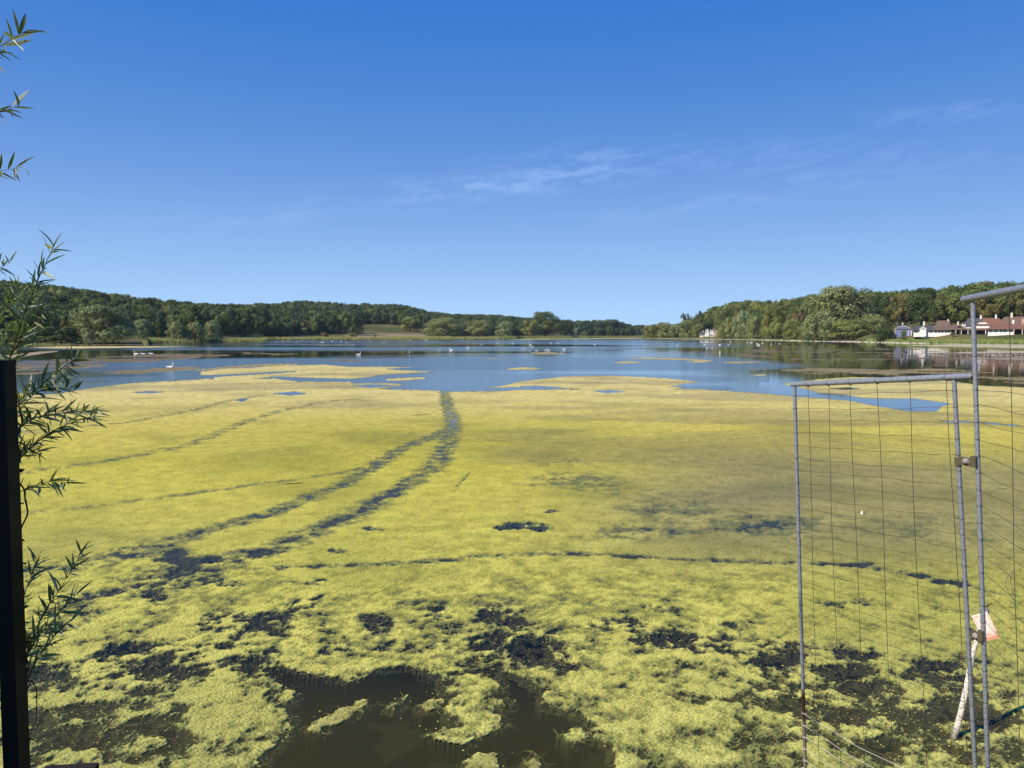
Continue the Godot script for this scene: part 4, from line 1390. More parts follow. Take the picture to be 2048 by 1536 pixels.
	for x in [-8.0, -4.8, 2.9]: window(o, x, 1.5, -1.0, 1.2, 1.2)
	dark_back(o, -3.0, 1.5, -0.93, 2.2)
	chimney(o, -1.2, -4.5, 8.4, 10.6, white)
	chimney(o, 5.0, -4.5, 8.2, 10.9, white)
	# the low house at the right
	o = house("low_house", "low white house under a wide red hipped roof with dark veranda", 2020, 340)
	wall_box(o, -8.6, 1.2, -8, 0, 2.7, white)
	wall_box(o, 1.2, 15.0, -8, -3.4, 2.6, white)
	dark_back(o, 1.3, 15.0, -3.3, 2.5)
	roof(o, -9.6, 15.8, -9, 1.5, 2.55, 5.0, true, 5.0, 4.6, red)
	for x in [1.4, 4.6, 8.0, 11.4, 15.2]: post(o, x, 1.2, 2.55, cream)
	for x in [-7.6, -5.6, -3.4, -2.0, 0.2]: window(o, x, 1.6, 0.0, 1.0, 1.2)
	chimney(o, 4.6, -3.0, 4.2, 7.4, pink, 0.8)
	chimney(o, 1.0, -6.0, 4.8, 6.6, white, 0.9)
	# the house behind it
	o = house("gabled_house", "house with a white gable and brown roof at the picture's right edge", 2040, 385)
	o.scale.y = 0.84
	wall_box(o, -9.6, 9, -8, -1, 5.0, white)
	roof(o, -10.0, 9.4, -8.6, -0.4, 4.9, 9.6, true, 2.8, 1.0, rust)
	wall_box(o, -1.0, 6.0, -3, -0.3, 5.0, white, "front_wall", 3.0)
	gable(o, -1.0, 6.0, -2.9, -0.32, 5.0, 8.4, 0.25, white)
	roof(o, -1.4, 6.4, -5.0, 0.0, 4.85, 8.6, false, 0.0, 0.9, rust)
	window(o, 2.2, 5.4, -0.3, 1.0, 1.0)
	chimney(o, -4.0, -4.5, 8.6, 12.0, cream, 1.0)
	chimney(o, 4.4, -5.0, 8.6, 11.0, white)
	# the white lakeside house
	o = house("lakeside_house", "white lakeside house half hidden among willows, with slate roofs and gables", 1417, 715)
	wall_box(o, -3.0, 7.2, -8, 0, 3.9, white)
	roof(o, -3.2, 7.6, -8.5, -0.1, 3.8, 7.4, true, 0.0, 0.0, slate)
	wall_box(o, -3.1, 0.6, -4, 0.7, 4.2, white, "gable_front")
	gable(o, -3.1, 0.6, -4, 0.68, 4.2, 7.6, 0.0, white)
	roof(o, -3.4, 0.9, -5, 0.5, 4.05, 7.75, false, 0.0, 0.0, slate)
	for x in [2.1, 3.9]:
		wall_box(o, x - 0.6, x + 0.6, -2.5, 0.1, 5.6, white, "dormer_wall", 3.4)
		gable(o, x - 0.6, x + 0.6, -2.4, 0.08, 5.6, 6.4, 0.0, white)
	wall_box(o, 5.2, 8.2, -5, 0.8, 4.4, pink, "brick_wall")
	gable(o, 5.2, 8.2, -5, 0.78, 4.4, 7.4, 0.0, pink)
	roof(o, 4.9, 8.5, -5.4, 0.6, 4.25, 7.55, false, 0.0, 0.0, rust)
	wall_box(o, -8.2, -3.1, -6, 0.5, 2.6, cream, "wing_wall")
	roof(o, -8.5, -3.05, -6.4, 0.9, 2.5, 4.6, true, 1.0, 0.0, slate)
	for x in [-1.9, -0.6]: window(o, x, 4.4, 0.7, 0.9, 1.1)
	for x in [-6.8, -4.6, 1.4, 2.8, 4.2]: window(o, x, 1.4, 0.5 if x < -3 else 0.0, 1.1, 1.5)
	chimney(o, -5.2, -3, 3.8, 5.8, white)
	chimney(o, 4.6, -4, 6.8, 8.4, pink)
	# garden things before the bungalow
	var g := thing("parasol", "dark green parasol standing before the bungalow's small porch", "parasol", on_land(1851, 364))
	var a := Acc.new()
	for k in 8:
		var p := Vector3(cos(TAU * k / 8), 0, sin(TAU * k / 8)) * 2.0 + Vector3(0, 2.3, 0)
		var q := Vector3(cos(TAU * (k + 1) / 8), 0, sin(TAU * (k + 1) / 8)) * 2.0 + Vector3(0, 2.3, 0)
		a.tri(p, q, Vector3(0, 3.0, 0), (p + q) / 2 + Vector3(0, 1, 0))
		a.quad(p, q, q - Vector3(0, 0.25, 0), p - Vector3(0, 0.25, 0), (p + q) / 2 - Vector3(0, 2.3, 0))
	part("canopy", a, plain("green cloth", lin(0.03, 0.075, 0.05), 0.85), g)
	a = Acc.new()
	a.tube([Vector3(0, -0.2, 0), Vector3(0, 2.95, 0)], [0.04, 0.035], 8)
	part("pole", a, plain("pale wood", lin(0.3, 0.22, 0.13), 0.7), g)

# ---------------------------------------------------------------- the wire gate and fence by the water
func galvanised() -> StandardMaterial3D:
	if not mats.has("galvanised"):
		var m := coloured("galvanised", Color.WHITE, 0.5, 0.5)
		m.metallic = 0.35
		m.albedo_texture = noise_map(91, 0.05, 4, [[0.15, Color(0.66, 0.66, 0.66)], [0.5, Color(0.86, 0.87, 0.88)], [0.85, Color(1, 1, 1)]], 256)
		m.heightmap_enabled = true
		m.heightmap_texture = noise_map(92, 0.1, 3, [], 256)
		m.heightmap_scale = 0.04
		world_mapped(m, 0.16)
	return mats.galvanised

var ZINC := Color(0.36, 0.385, 0.42)

func bar(o: Node3D, called: String, p: Vector3, q: Vector3, r: float, tints: Array = [], cut := 0.0) -> MeshInstance3D:
	# a round tube, rounded at its far end unless cut shows the hollow end
	var a := Acc.new()
	a.tint = ZINC
	var d := (q - p).normalized()
	if cut > 0.0:
		var pts := [p, p + d * r * 0.4, p + d * r, q, q + d * 0.0002, q - d * 0.0001, q - d * 0.12]
		a.tube(pts, [r * 0.3, r * 0.8, r, r, r, r * 0.78, r * 0.78], 14, false)
		a.tube([q - d * 0.12, q - d * 0.121], [r * 0.78, r * 0.78], 14)
		a.tube([p, p - d * 0.0005], [r * 0.3, r * 0.28], 14)
	elif not tints.is_empty():
		var pts := []
		var rad := []
		for i in tints.size():
			pts.append(p.lerp(q, i / float(tints.size() - 1)))
			rad.append(r)
		a.tube(pts, rad, 12, true, tints)
	else:
		a.tube([p, p + d * r * 0.35, p + d * r, q - d * r, q - d * r * 0.35, q], [r * 0.35, r * 0.85, r, r, r * 0.85, r * 0.35], 14)
	return part(called, a, galvanised(), o)

func wire(o: Node3D, pts: Array, r: float, m: Material, wrap: Array = []) -> void:
	# wrap holds [centre, axis, radius] of the tubes that the wire's ends are wound round
	var a := Acc.new()
	var rad := []
	for p in pts: rad.append(r)
	a.tube(pts, rad, 5)
	for w in wrap:
		var axis: Vector3 = w[1]
		var s := axis.cross(Vector3.BACK).normalized()
		var t := axis.cross(s)
		var ring := []
		var rr := []
		for k in 15:
			var an := TAU * k / 12.0
			ring.append((w[0] as Vector3) + (s * cos(an) + t * sin(an)) * (float(w[2]) + r) + axis * (k - 7) * r * 0.5)
			rr.append(r)
		a.tube(ring, rr, 5)
	part("wire", a, m, o)

func make_gate() -> void:
	var r := RandomNumberGenerator.new()
	r.seed = 17
	var wm := plain("weathered wire", lin(0.06, 0.055, 0.038), 0.6, 0.2)
	var pale := plain("bare wire", lin(0.62, 0.58, 0.5), 0.6)
	var tl := at_far(1582, 769, 4.95)
	var tr := at_far(1945, 752, 3.72)
	var stile_top := at_far(1589, 772, 4.92)
	var stile_low := at_far(1610.5, 1536, 4.92)
	var right_top := at_far(1908, 757, 3.82)
	var right_low := at_far(1950.5, 1536, 3.82)
	var o := thing("wire_gate", "low gate of grey steel tube and wire mesh, its hollow rail end open", "gate", Vector3(stile_low.x, 0.6, stile_low.z))
	var off := o.position
	for k in 1:
		tl -= off; tr -= off; stile_top -= off; stile_low -= off; right_top -= off; right_low -= off
	right_low = right_top + (right_low - right_top) * 1.35
	bar(o, "rail", tl, tr, 0.0168, [], 1.0)
	var t := []
	for i in 41:
		var f := i / 40.0
		var c := ZINC
		if f > 0.775: c = Color(0.09, 0.045, 0.028)
		if f > 0.86: c = Color(0.34, 0.29, 0.23) * (0.75 + 0.4 * r.randf())
		t.append(c)
	bar(o, "stile", stile_top, stile_low + (stile_low - stile_top) * 0.01, 0.0118, t).set_meta("label", "gate stile whose lower end is rusty brown and flaking pale")
	bar(o, "stile", right_top, right_low, 0.0112)
	var foot := Acc.new()
	foot.tint = Color(0.7, 0.68, 0.62)
	foot.box(stile_low + Vector3(0, -0.03, 0), Vector3(0.045, 0.045, 0.045), Basis(Vector3.UP, 0.5))
	foot.tint = Color(0.5, 0.48, 0.44)
	foot.box(stile_low + Vector3(0, -0.19, 0), Vector3(0.04, 0.28, 0.04), Basis(Vector3.UP, 0.5))
	part("foot", foot, coloured("flaking paint", Color.WHITE, 0.8), o)
	# wires: u runs along the rail, drop down the stiles in metres
	var ldir := (stile_low - stile_top).normalized()
	var rdir := (right_low - right_top).normalized()
	var at := func(u: float, drop: float) -> Vector3:
		return (stile_top + ldir * drop).lerp(right_top + rdir * drop, u)
	for k in 6:
		var u: float = [0.105, 0.255, 0.41, 0.58, 0.765, 0.965][k]
		var pts := []
		for i in 26:
			var f := i / 25.0
			var p: Vector3 = at.call(u + 0.006 * sin(f * 9.0 + k * 2.0) * (1.0 - f) + r.randf_range(-0.001, 0.001) - 0.012 * sin(f * 2.6) * (0.4 if k < 5 else 0.0), -0.005 + f * 3.0)
			pts.append(p)
		wire(o, pts, 0.0017, wm, [[at.call(u, -0.008), (tr - tl).normalized(), 0.0172]])
	for k in 31:
		var drop := 0.062 + k * 0.0845
		var pts := []
		var low := k > 25
		for i in 15:
			var f := i / 14.0
			var p: Vector3 = at.call(f, drop + 0.004 * sin(f * 19.0 + k) + 0.01 * sin(f * PI) * sin(k * 1.7) + (0.05 * sin(f * PI) if low else 0.0))
			pts.append(p + Vector3(0, 0, 0.012))
		if low:
			pts[0] = pts[0] + Vector3(-0.012, 0.008, 0)
		wire(o, pts, 0.0015 if low else 0.0011, pale if low else wm, [[at.call(0.0, drop), ldir, 0.0122], [at.call(1.0, drop), rdir, 0.0116]])
	# the tall fence panel on the right
	var btl := at_far(1925, 599, 3.86)
	var btr := at_far(2048, 576, 3.1)
	btr = btl + (btr - btl) * 2.2
	var pt := at_far(1945.5, 604, 3.72)
	var pl := at_far(1975.5, 1536, 3.72)
	pl = pt + (pl - pt) * 1.3
	var f2 := thing("wire_fence_panel", "tall fence panel of grey steel tube and wire mesh, cut by the right edge", "fence", Vector3(pl.x, 0.6, pl.z))
	off = f2.position
	btl -= off; btr -= off; pt -= off; pl -= off
	bar(f2, "rail", btl, btr, 0.0168)
	bar(f2, "stile", pt, pl, 0.0112)
	var pdir := (pl - pt).normalized()
	var run := btr - btl
	run -= run.normalized() * 0.02
	var at2 := func(u: float, drop: float) -> Vector3:
		return pt + run * u + pdir * drop + Vector3(0, 0.02, 0) * u
	for u in [0.27, 0.58, 0.86]:
		var pts := []
		for i in 30:
			var q := i / 29.0
			pts.append(at2.call(u + 0.004 * sin(q * 13.0) - 0.003 * (1.0 if q > 0.33 else 0.0) - 0.02 * q, q * 3.2))
		wire(f2, pts, 0.0016, wm)
	for k in 26:
		var drop: float = 0.27 if k == 0 else 0.44 if k == 1 else 0.52 + (k - 2) * 0.0865
		var pts := []
		for i in 12:
			var q := i / 11.0
			pts.append(at2.call(q, drop + 0.006 * sin(q * 11.0 + k * 2.0)) + Vector3(0, 0, 0.011))
		wire(f2, pts, 0.0012, wm, [[at2.call(0.0, drop), pdir, 0.0116]])
	# clamps that tie the gate to the panel's stile
	for c in [[923, 1930, 0.055, "upper rusty clamp joining gate and panel"], [1271, 1944, 0.055, "lower rusty clamp joining gate and panel"]]:
		var a := Acc.new()
		var y := c[0] as float
		var p := at_far(lerpf(1916, 1941, (y - 923) / 348.0), y, 3.82) - o.position
		var q := at_far(lerpf(1947.5, 1962, (y - 923) / 348.0), y, 3.72) - o.position
		a.tint = Color(0.1, 0.085, 0.05)
		a.tube([p - ldir * 0.022, p + ldir * 0.022], [0.0165, 0.0165], 12)
		a.tube([q - ldir * 0.026, q + ldir * 0.026], [0.0155, 0.0155], 12)
		a.box((p + q) / 2 + Vector3(0, 0, 0.004), Vector3((q - p).length() + 0.006, 0.042, 0.012), Basis(Vector3.UP, -atan2((q - p).z, (q - p).x)))
		a.tint = Color(0.3, 0.28, 0.24)
		a.tube([(p + q) / 2 + Vector3(-0.008, 0.004, 0.008), (p + q) / 2 + Vector3(-0.008, 0.004, 0.024), (p + q) / 2 + Vector3(-0.008, 0.004, 0.032)], [0.016, 0.016, 0.009], 8)
		part("clamp", a, coloured("old iron", Color.WHITE, 0.65), o).set_meta("label", c[3])
	# a wisp of twine caught on the panel's wire
	var w := thing("frayed_twine", "frayed wisp of dark twine caught on the tall panel's wire", "twine", at_far(2023, 1160, 3.45))
	for k in 5:
		var a := Acc.new()
		a.tint = Color(0.12, 0.1, 0.06) if k % 2 else Color(0.3, 0.26, 0.16)
		var pts := []
		for i in 7:
			pts.append(Vector3(-0.012 * k * sin(i * 0.6) + 0.008, 0.05 - i * 0.022 * (0.6 + 0.2 * k), 0.004 * sin(i * 1.3 + k)))
		a.tube(pts, [0.001, 0.0012, 0.0012, 0.0012, 0.001, 0.0009, 0.0006], 4)
		part("strand", a, coloured("twine", Color.WHITE, 0.9), w)

func make_sign() -> void:
	var base := on_level(1907, 1474)
	var top := at_far(1968, 1232, -base.z + 0.02)
	var o := thing("stake", "leaning weathered white stake rising from the algae behind the gate", "stake", base)
	var a := Acc.new()
	var up := top - base
	var pts := []
	var rad := []
	var tints := []
	var r := RandomNumberGenerator.new()
	r.seed = 4
	for i in 15:
		var f := lerpf(-0.25, 1.0, i / 14.0)
		pts.append(up * f + Vector3(0.01 * sin(f * 6.0), 0, 0.008 * cos(f * 5.0)))
		rad.append(lerpf(0.031, 0.02, clampf(f, 0, 1)) * r.randf_range(0.94, 1.06))
		tints.append(Color(0.74, 0.7, 0.62) * (r.randf_range(0.75, 1.1) if f > 0.08 else 0.35))
	a.tube(pts, rad, 10, true, tints)
	var wood := coloured("weathered wood", Color.WHITE, 0.9, 0.2)
	wood.albedo_texture = noise_map(93, 0.03, 5, [[0.2, Color(0.6, 0.58, 0.55)], [0.55, Color(1, 1, 1)]], 256)
	world_mapped(wood, 0.25)
	part("shaft", a, wood, o)
	a = Acc.new()
	a.tint = Color(0.42, 0.37, 0.3)
	a.tube([up * 0.33, up * 0.33 + Vector3(0.06, -0.02, 0), up * 0.33 + Vector3(0.09, -0.1, 0)], [0.012, 0.01, 0.005], 6)
	part("broken_twig", a, wood, o)
	# the board on it
	var s := thing("faded_sign", "faded pinkish white sign with orange edge hung askew on the stake", "sign", base + up * 0.93 + Vector3(0.0, 0, 0.055))
	s.rotation = Vector3(-0.1, -0.35, 0.42)
	var face := StandardMaterial3D.new()
	face.resource_name = "faded print"
	face.roughness = 0.8
	face.albedo_color = Color(0.95, 0.92, 0.9)
	var im := Image.create(128, 160, false, Image.FORMAT_RGB8)
	var n := FastNoiseLite.new()
	n.seed = 9; n.frequency = 0.06; n.fractal_octaves = 4
	for y in 160:
		for x in 128:
			var c := Color(0.96, 0.91, 0.88)
			if x < 7 or x > 120 or y < 7 or y > 152: c = Color(0.98, 0.95, 0.92)
			elif x < 13 or x > 114 or y < 13 or y > 146: c = Color(0.92, 0.74, 0.66)
			var v := n.get_noise_2d(x, y)
			if v > 0.25: c = c.lerp(Color(0.92, 0.78, 0.72), 0.5)
			if v < -0.25: c = c.lerp(Color(0.97, 0.96, 0.94), 0.8)
			if y > 105 and n.get_noise_2d(x * 2 + 300, y) + (y - 105) * 0.02 > 0.5: c = c.lerp(Color(0.82, 0.5, 0.36), 0.7)
			im.set_pixel(x, y, c)
	face.albedo_texture = ImageTexture.create_from_image(im)
	var st := SurfaceTool.new()
	st.begin(Mesh.PRIMITIVE_TRIANGLES)
	var w := 0.072
	var h := 0.13
	for q in [[0.008, 1.0], [-0.008, -1.0]]:
		var c := [Vector3(-w, h, q[0]), Vector3(w, h, q[0]), Vector3(w, -h, q[0]), Vector3(-w, -h, q[0])]
		var uv := [Vector2(0, 0), Vector2(1, 0), Vector2(1, 1), Vector2(0, 1)]
		for k in ([0, 1, 2, 0, 2, 3] if q[1] > 0 else [0, 2, 1, 0, 3, 2]):
			st.set_normal(Vector3(0, 0, q[1]))
			st.set_uv(uv[k])
			st.add_vertex(c[k])
	for k in 4:
		var c := [Vector3(-w, h, 0), Vector3(w, h, 0), Vector3(w, -h, 0), Vector3(-w, -h, 0)]
		var p: Vector3 = c[k]
		var q: Vector3 = c[(k + 1) % 4]
		var z := Vector3(0, 0, 0.008)
		for e in [p + z, p - z, q - z, p + z, q - z, q + z]:
			st.set_normal([Vector3.UP, Vector3.RIGHT, Vector3.DOWN, Vector3.LEFT][k])
			st.set_uv(Vector2(0.02, 0.02))
			st.add_vertex(e)
	var bm := st.commit()
	bm.surface_set_material(0, face)
	part_mesh("board", bm, s)
	var cap := thing("grey_cap", "small grey cap stuck on the top of the leaning stake", "cap", base + up * 1.0)
	a = Acc.new()
	a.tint = Color(0.2, 0.19, 0.16)
	a.tube([Vector3(0.0, -0.02, 0), Vector3(0.0, 0.06, 0), Vector3(0.004, 0.075, 0)], [0.04, 0.042, 0.03], 12)
	a.tint = Color(0.35, 0.33, 0.3)
	a.tube([Vector3(0.0, 0.062, 0), Vector3(0.0, 0.07, 0)], [0.048, 0.046], 12)
	part("lid", a, coloured("old iron", Color.WHITE, 0.65), cap)
	# things afloat
	var fl := thing("white_float", "small white float lying on the algae behind the gate's wires", "float", on_level(1724, 1029))
	a = Acc.new()
	a.tint = Color(0.75, 0.72, 0.64)
	a.sweep([Vector3(0, 0.0, 0), Vector3(0.002, 0.02, 0), Vector3(0.0, 0.055, 0), Vector3(0.0, 0.08, 0)], [0.01, 0.035, 0.034, 0.008], [0.01, 0.035, 0.034, 0.008], [a.tint, a.tint, a.tint, a.tint], 10)
	part("ball", a, coloured("flaking paint", Color.WHITE, 0.8), fl)
	for q in [[2003, 977, 0.2, 0.1, Color(0.5, 0.36, 0.2), "pale orange stick floating on the algae behind the tall panel"], [842, 830, 0.55, 0.25, Color(0.06, 0.05, 0.035), "dark twig floating on the algae left of the long track"], [586, 968, 0.28, 0.05, Color(0.07, 0.06, 0.04), "short dark stick floating by the thin left track"], [1975, 1212, 0.1, 0.4, Color(0.2, 0.17, 0.1), "bit of brown stalk afloat behind the faded sign"]]:
		var p := on_level(q[0], q[1], 0.015)
		a = Acc.new()
		a.tint = q[4]
		var l: float = q[2]
		a.tube([Vector3(-l, 0, 0), Vector3(-l * 0.3, 0.012, 0.02), Vector3(l * 0.4, 0.004, -0.02), Vector3(l, 0.03, 0.0)], [0.006, 0.013, 0.012, 0.005], 6)
		a.tube([Vector3(l * 0.3, 0.004, -0.02), Vector3(l * 0.6, 0.07, -0.05)], [0.007, 0.003], 5)
		var sk := part("floating_stick", a, wood, self)
		sk.position = p
		sk.rotation.y = q[3]
		tag(sk, q[5], "stick", "")

# ---------------------------------------------------------------- the fence post, willow and vine at the left
var leaf_kinds: Array[ArrayMesh] = []
func leaf_shape(sd: int) -> ArrayMesh:
	# a willow leaf one unit long along +x, folded on its midrib and curling down
	var r := RandomNumberGenerator.new()
	r.seed = sd
	var a := Acc.new()
	var bend := r.randf_range(-0.1, 0.3)
	var side := r.randf_range(-0.12, 0.12)
	var fold := r.randf_range(0.02, 0.05)
	var rows := []
	for i in 8:
		var f := i / 7.0
		var w := 0.056 * pow(sin(PI * pow(f, 0.75)), 0.8) + 0.003
		var c := Vector3(f, -bend * f * f, side * f * f)
		rows.append([c + Vector3(0, fold * w * 14.0, -w), c, c + Vector3(0, fold * w * 14.0, w)])
	for i in 7:
		for k in 2:
			a.tint = Color.WHITE * (0.9 if k else 1.0)
			a.quad(rows[i][k], rows[i + 1][k], rows[i + 1][k + 1], rows[i][k + 1], Vector3.UP)
	return a.mesh()

var leaf_count := 0
var small_leaves := []
func put_leaf(holder: Node3D, p: Vector3, dir: Vector3, length: float, roll: float, m: Material) -> void:
	if leaf_kinds.is_empty():
		for k in 6: leaf_kinds.append(leaf_shape(300 + k))
	leaf_count += 1
	var x := dir.normalized()
	var z := x.cross(Vector3.UP).normalized()
	var b := Basis(x, z.cross(x), z) * Basis(Vector3.RIGHT, roll)
	var o := part_mesh("leaf", leaf_kinds[leaf_count % 6], holder)
	o.material_override = m
	o.transform = Transform3D(b.scaled_local(Vector3(length, length * 1.15, length * 1.15)), p)

func shoot(o: Node3D, pts: Array, thick: float, leaves: int, length: float, sd: int, tip := true) -> void:
	# pts: [px, py, distance]; leaves alternate along the stem and point forward
	var r := RandomNumberGenerator.new()
	r.seed = sd
	var c := Curve3D.new()
	for p in pts: c.add_point(at_far(p[0], p[1], p[2]) - o.position)
	for i in range(1, pts.size() - 1):
		var t := (c.get_point_position(i + 1) - c.get_point_position(i - 1)) / 6.0
		c.set_point_in(i, -t); c.set_point_out(i, t)
	var long := c.get_baked_length()
	var line := []
	var rad := []
	for i in 13:
		line.append(c.sample_baked(long * i / 12.0, true))
		rad.append(lerpf(thick, thick * 0.25, i / 12.0))
	var a := Acc.new()
	a.tint = Color(0.07, 0.055, 0.025)
	a.tube(line, rad, 6)
	var br := part("branch", a, coloured("willow bark", Color.WHITE, 0.8), o)
	for k in leaves:
		var f := lerpf(0.12, 0.99, (k + r.randf_range(-0.3, 0.3)) / maxf(1.0, leaves - 1.0))
		f = clampf(f, 0.03, 0.995)
		var p := c.sample_baked(long * f, true)
		var t := (c.sample_baked(minf(long, long * f + 0.02), true) - c.sample_baked(long * f - 0.02, true)).normalized()
		var out := t.cross(Vector3(r.randfn(), r.randfn(), r.randfn()).normalized()).normalized()
		var dir := (t * r.randf_range(0.5, 1.3) + out * r.randf_range(0.6, 1.0) + Vector3(0, -0.12, 0)).normalized()
		var size := length * r.randf_range(0.65, 1.2) * lerpf(1.0, 0.6, maxf(0.0, (f - 0.8) * 4.0))
		put_leaf(br, p, dir, size, r.randf_range(-1.2, 1.2), mats["willow leaf %d" % (r.randi() % 3)])
	for k in int(leaves * 2.1):
		var f := lerpf(0.05, 0.97, r.randf())
		var p := c.sample_baked(long * f, true)
		var t := (c.sample_baked(minf(long, long * f + 0.02), true) - c.sample_baked(long * f - 0.02, true)).normalized()
		var x := (t * r.randf_range(0.4, 1.3) + t.cross(Vector3(r.randfn(), r.randfn(), r.randfn()).normalized()).normalized()).normalized()
		var z := x.cross(Vector3.UP).normalized()
		var size := length * r.randf_range(0.4, 0.9)
		small_leaves.append(Transform3D((Basis(x, z.cross(x), z) * Basis(Vector3.RIGHT, r.randf_range(-1.2, 1.2))).scaled_local(Vector3(size, size, size)), p))

func make_willow() -> void:
	for k in 3:
		var m := coloured("willow leaf %d" % k, [lin(0.24, 0.28, 0.12), lin(0.16, 0.2, 0.08), lin(0.5, 0.52, 0.4)][k], 0.42, 0.5)
		m.backlight_enabled = true
		m.backlight = Color(0.75, 0.8, 0.4)
	var o := thing("willow_bush", "willow at the left edge whose leafy shoots reach past the fence post", "willow", Vector3(-3.4, 2.3, -1.3))
	var a := Acc.new()
	a.tint = Color(0.06, 0.05, 0.035)
	a.tube([Vector3(0, -0.3, 0), Vector3(-0.05, 0.8, 0.02), Vector3(-0.15, 2.0, 0.1), Vector3(-0.3, 3.6, 0.2)], [0.13, 0.11, 0.08, 0.04], 10)
	for k in 7:
		var an := k * 0.9
		a.tube([Vector3(-0.03, 0.3 + 0.35 * k, 0), Vector3(cos(an) * 0.5, 0.9 + 0.4 * k, sin(an) * 0.5), Vector3(cos(an) * 1.0, 1.6 + 0.42 * k, sin(an) * 1.0)], [0.05, 0.03, 0.012], 6)
	part("trunk", a, coloured("willow bark", Color.WHITE, 0.8), o)
	var L := 0.09
	var s := [
		[[[-90, 128, 2.6], [-20, 104, 2.5], [24, 78, 2.45], [50, 62, 2.42]], 0.0022, 13, L],
		[[[-60, 235, 2.5], [0, 222, 2.42], [38, 212, 2.4]], 0.0018, 8, L * 0.9],
		[[[-60, 352, 2.5], [0, 342, 2.42], [46, 334, 2.4]], 0.0018, 8, L * 0.9],
		[[[-70, 560, 2.6], [-10, 540, 2.5], [22, 524, 2.48]], 0.0018, 8, L * 0.75],
		[[[-30, 800, 2.75], [18, 720, 2.65], [48, 630, 2.6], [78, 555, 2.55], [108, 492, 2.5]], 0.0038, 34, L],
		[[[-40, 700, 2.7], [0, 640, 2.62], [28, 590, 2.6], [40, 566, 2.6]], 0.0026, 18, L],
		[[[20, 715, 2.65], [60, 650, 2.62], [100, 616, 2.58], [112, 606, 2.56]], 0.0024, 16, L * 0.9],
		[[[-30, 740, 2.8], [10, 690, 2.72], [50, 672, 2.7], [66, 668, 2.7]], 0.0022, 14, L],
		[[[10, 830, 2.6], [50, 800, 2.55], [100, 755, 2.5], [150, 718, 2.45]], 0.003, 26, L * 0.9],
		[[[14, 860, 2.55], [60, 796, 2.52], [100, 776, 2.5], [150, 780, 2.48]], 0.0024, 14, L],
		[[[20, 870, 2.5], [70, 836, 2.45], [130, 826, 2.4], [196, 822, 2.36]], 0.003, 26, L * 0.85],
		[[[26, 930, 2.5], [80, 880, 2.45], [130, 850, 2.42], [190, 832, 2.4]], 0.0026, 22, L * 0.85],
		[[[30, 985, 2.45], [70, 975, 2.4], [104, 962, 2.38], [140, 968, 2.36]], 0.002, 13, L * 0.8],
		[[[26, 900, 2.5], [55, 895, 2.48], [82, 905, 2.46]], 0.0018, 7, L * 0.8],
		[[[40, 1350, 2.5], [80, 1240, 2.45], [125, 1170, 2.42], [166, 1100, 2.4]], 0.0028, 26, L * 0.85],
		[[[34, 1240, 2.45], [52, 1180, 2.42], [74, 1118, 2.4]], 0.002, 12, L * 0.8],
		[[[40, 1330, 2.5], [80, 1270, 2.46], [130, 1215, 2.44], [152, 1190, 2.42]], 0.0024, 18, L * 0.85],
		[[[44, 1380, 2.45], [80, 1310, 2.42], [118, 1262, 2.4], [140, 1245, 2.4]], 0.0024, 18, L * 0.9],
	]
	for k in s.size():
		shoot(o, s[k][0], s[k][1], s[k][2], s[k][3], 500 + k)
	var sm := MultiMesh.new()
	sm.transform_format = MultiMesh.TRANSFORM_3D
	sm.mesh = leaf_kinds[2]
	sm.instance_count = small_leaves.size()
	for i in small_leaves.size(): sm.set_instance_transform(i, small_leaves[i])
	var so := MultiMeshInstance3D.new()
	so.name = "small_leaves"
	so.multimesh = sm
	so.material_override = mats["willow leaf 0"]
	so.set_meta("kind", "stuff")
	o.add_child(so)
	# the crown that hangs to the left of the picture
	var r := RandomNumberGenerator.new()
	r.seed = 88
	var mm := MultiMesh.new()
	mm.transform_format = MultiMesh.TRANSFORM_3D
	mm.mesh = leaf_kinds[0]
	mm.instance_count = 1300
	for i in 1300:
		var p := Vector3(r.randfn() * 0.7 - 1.5, 2.2 + r.randfn() * 1.05, r.randfn() * 0.75 + 0.2)
		var x := Vector3(r.randfn(), r.randfn() - 0.3, r.randfn()).normalized()
		var z := x.cross(Vector3(0.3, 1, 0.2)).normalized()
		mm.set_instance_transform(i, Transform3D(Basis(x, z.cross(x), z).scaled_local(Vector3.ONE * r.randf_range(0.08, 0.14)), p))
	var fo := MultiMeshInstance3D.new()
	fo.name = "foliage"
	fo.multimesh = mm
	fo.material_override = mats["willow leaf 0"]
	fo.set_meta("kind", "stuff")
	o.add_child(fo)

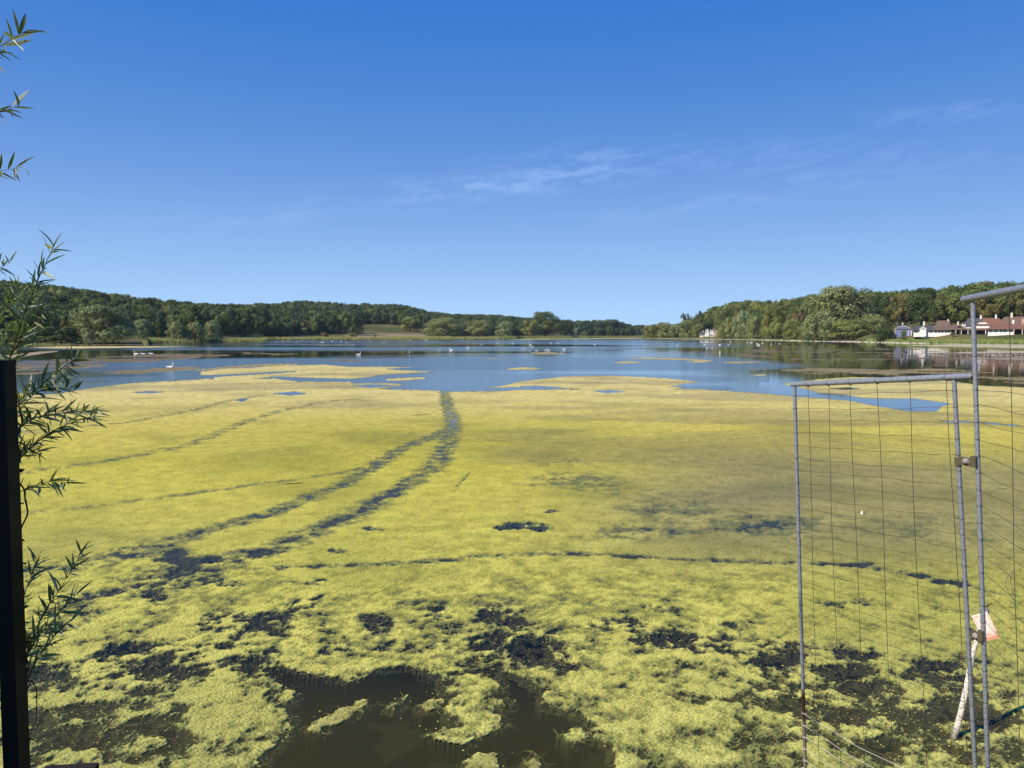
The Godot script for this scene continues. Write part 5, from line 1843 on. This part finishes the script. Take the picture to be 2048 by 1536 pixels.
func make_post() -> void:
	var top := at_far(3.5, 728, 2.35)
	var low := at_far(34, 1536, 2.35)
	var o := thing("fence_post", "dark green square steel fence post at the left edge", "post", Vector3(low.x, 2.1, low.z))
	top -= o.position; low -= o.position
	low = top + (low - top) * 1.4
	var a := Acc.new()
	var up := (top - low).normalized()
	var b := Basis(Vector3.BACK.cross(-up).normalized() * -1.0, up, Vector3.ZERO)
	b.x = up.cross(Vector3.BACK).normalized()
	b.z = b.x.cross(up)
	a.tint = Color(0.008, 0.014, 0.011)
	a.box((top + low) / 2, Vector3(0.052, (top - low).length(), 0.056), b)
	var green := coloured("dark green paint", Color.WHITE, 0.5, 0.3)
	part("shaft", a, green, o)
	a = Acc.new()
	a.tint = Color(0.01, 0.012, 0.012)
	a.box(top + up * 0.006, Vector3(0.056, 0.012, 0.056), b)
	part("cap", a, green, o)
	# the welded mesh that hangs on the far side of it
	var f := thing("mesh_fence", "dark green welded mesh fence, a strip left of the post", "fence", Vector3(-2.0, 2.1, -2.35))
	for k in 3:
		var x := at_far(8.0 - k * 34.0, 1120, 2.4).x + 2.0
		wire_bar(f, Vector3(x - 0.01, 1.6, -0.03), Vector3(x + 0.03, -0.2, -0.03), 0.0026)
	for k in 8:
		var y := 1.55 - k * 0.2
		wire_bar(f, Vector3(-1.2, y, -0.035), Vector3(0.4, y, -0.035), 0.0026)
	# bindweed winding up the post
	var v := thing("climbing_vine", "thin dark vine winding up the right side of the fence post", "vine", Vector3(-1.6, 2.2, -2.3))
	var stem := [[36, 1540], [52, 1470], [48, 1390], [54, 1330], [46, 1290], [44, 1215], [50, 1180], [38, 1150], [44, 1060], [54, 1020], [50, 985], [34, 960], [38, 920], [36, 868], [44, 830], [30, 790], [34, 770]]
	var line := []
	var rad := []
	for k in stem.size():
		line.append(at_far(stem[k][0], stem[k][1], 2.43 + 0.02 * sin(k * 2.1)) - v.position)
		rad.append(0.0035)
	a = Acc.new()
	a.tint = Color(0.03, 0.025, 0.015)
	var cv := Curve3D.new()
	for p in line: cv.add_point(p)
	var smooth := []
	rad = []
	for k in 90:
		var t := cv.get_baked_length() * k / 89.0
		smooth.append(cv.sample_baked(t, true) + Vector3(0.004 * sin(k * 0.9), 0, 0.004 * cos(k * 0.9)))
		rad.append(0.0028)
	a.tube(smooth, rad, 6)
	a.tube([line[2], line[2] + Vector3(0.03, 0.05, 0), line[2] + Vector3(0.05, 0.02, 0.01), line[2] + Vector3(0.045, -0.08, 0.01)], [0.002, 0.002, 0.002, 0.001], 5)
	part("stem", a, coloured("vine bark", Color.WHITE, 0.8), v)
	var r := RandomNumberGenerator.new()
	r.seed = 19
	for k in 11:
		var p: Vector3 = smooth[(k * 8 + 5) % 90]
		var l := Acc.new()
		l.tint = Color(0.012, 0.018, 0.007) if k % 3 else Color(0.02, 0.016, 0.008)
		var s := r.randf_range(0.006, 0.012)
		var d := Vector3(r.randf_range(-0.2, 1.0), r.randf_range(-0.8, 0.6), r.randf_range(-0.5, 0.5)).normalized()
		d.x = absf(d.x) + 0.3
		var e := d.cross(Vector3(0.2, 0.3, 1)).normalized()
		l.quad(p, p + d * s - e * s * 0.6, p + d * s * 2.0, p + d * s + e * s * 0.6, Vector3.BACK)
		part("leaf", l, coloured("vine leaf", Color.WHITE, 0.6), v)
	# the slab at the post's foot
	var sl := Acc.new()
	sl.tint = Color(0.035, 0.033, 0.028)
	sl.box(Vector3.ZERO, Vector3(0.2, 0.5, 0.2), Basis(Vector3.UP, 0.12))
	var so := part("concrete_block", sl, coloured("dark concrete", Color.WHITE, 0.9, 0.2), self)
	so.position = at_far(120, 1540, 2.75) + Vector3(0, -0.285, 0)
	tag(so, "dark block on the bank right of the fence post's foot", "block")

func wire_bar(o: Node3D, p: Vector3, q: Vector3, r: float) -> void:
	var a := Acc.new()
	a.tint = Color(0.01, 0.016, 0.012)
	a.tube([p, q], [r, r], 6)
	part("wire", a, coloured("dark green paint", Color.WHITE, 0.5, 0.3), o)
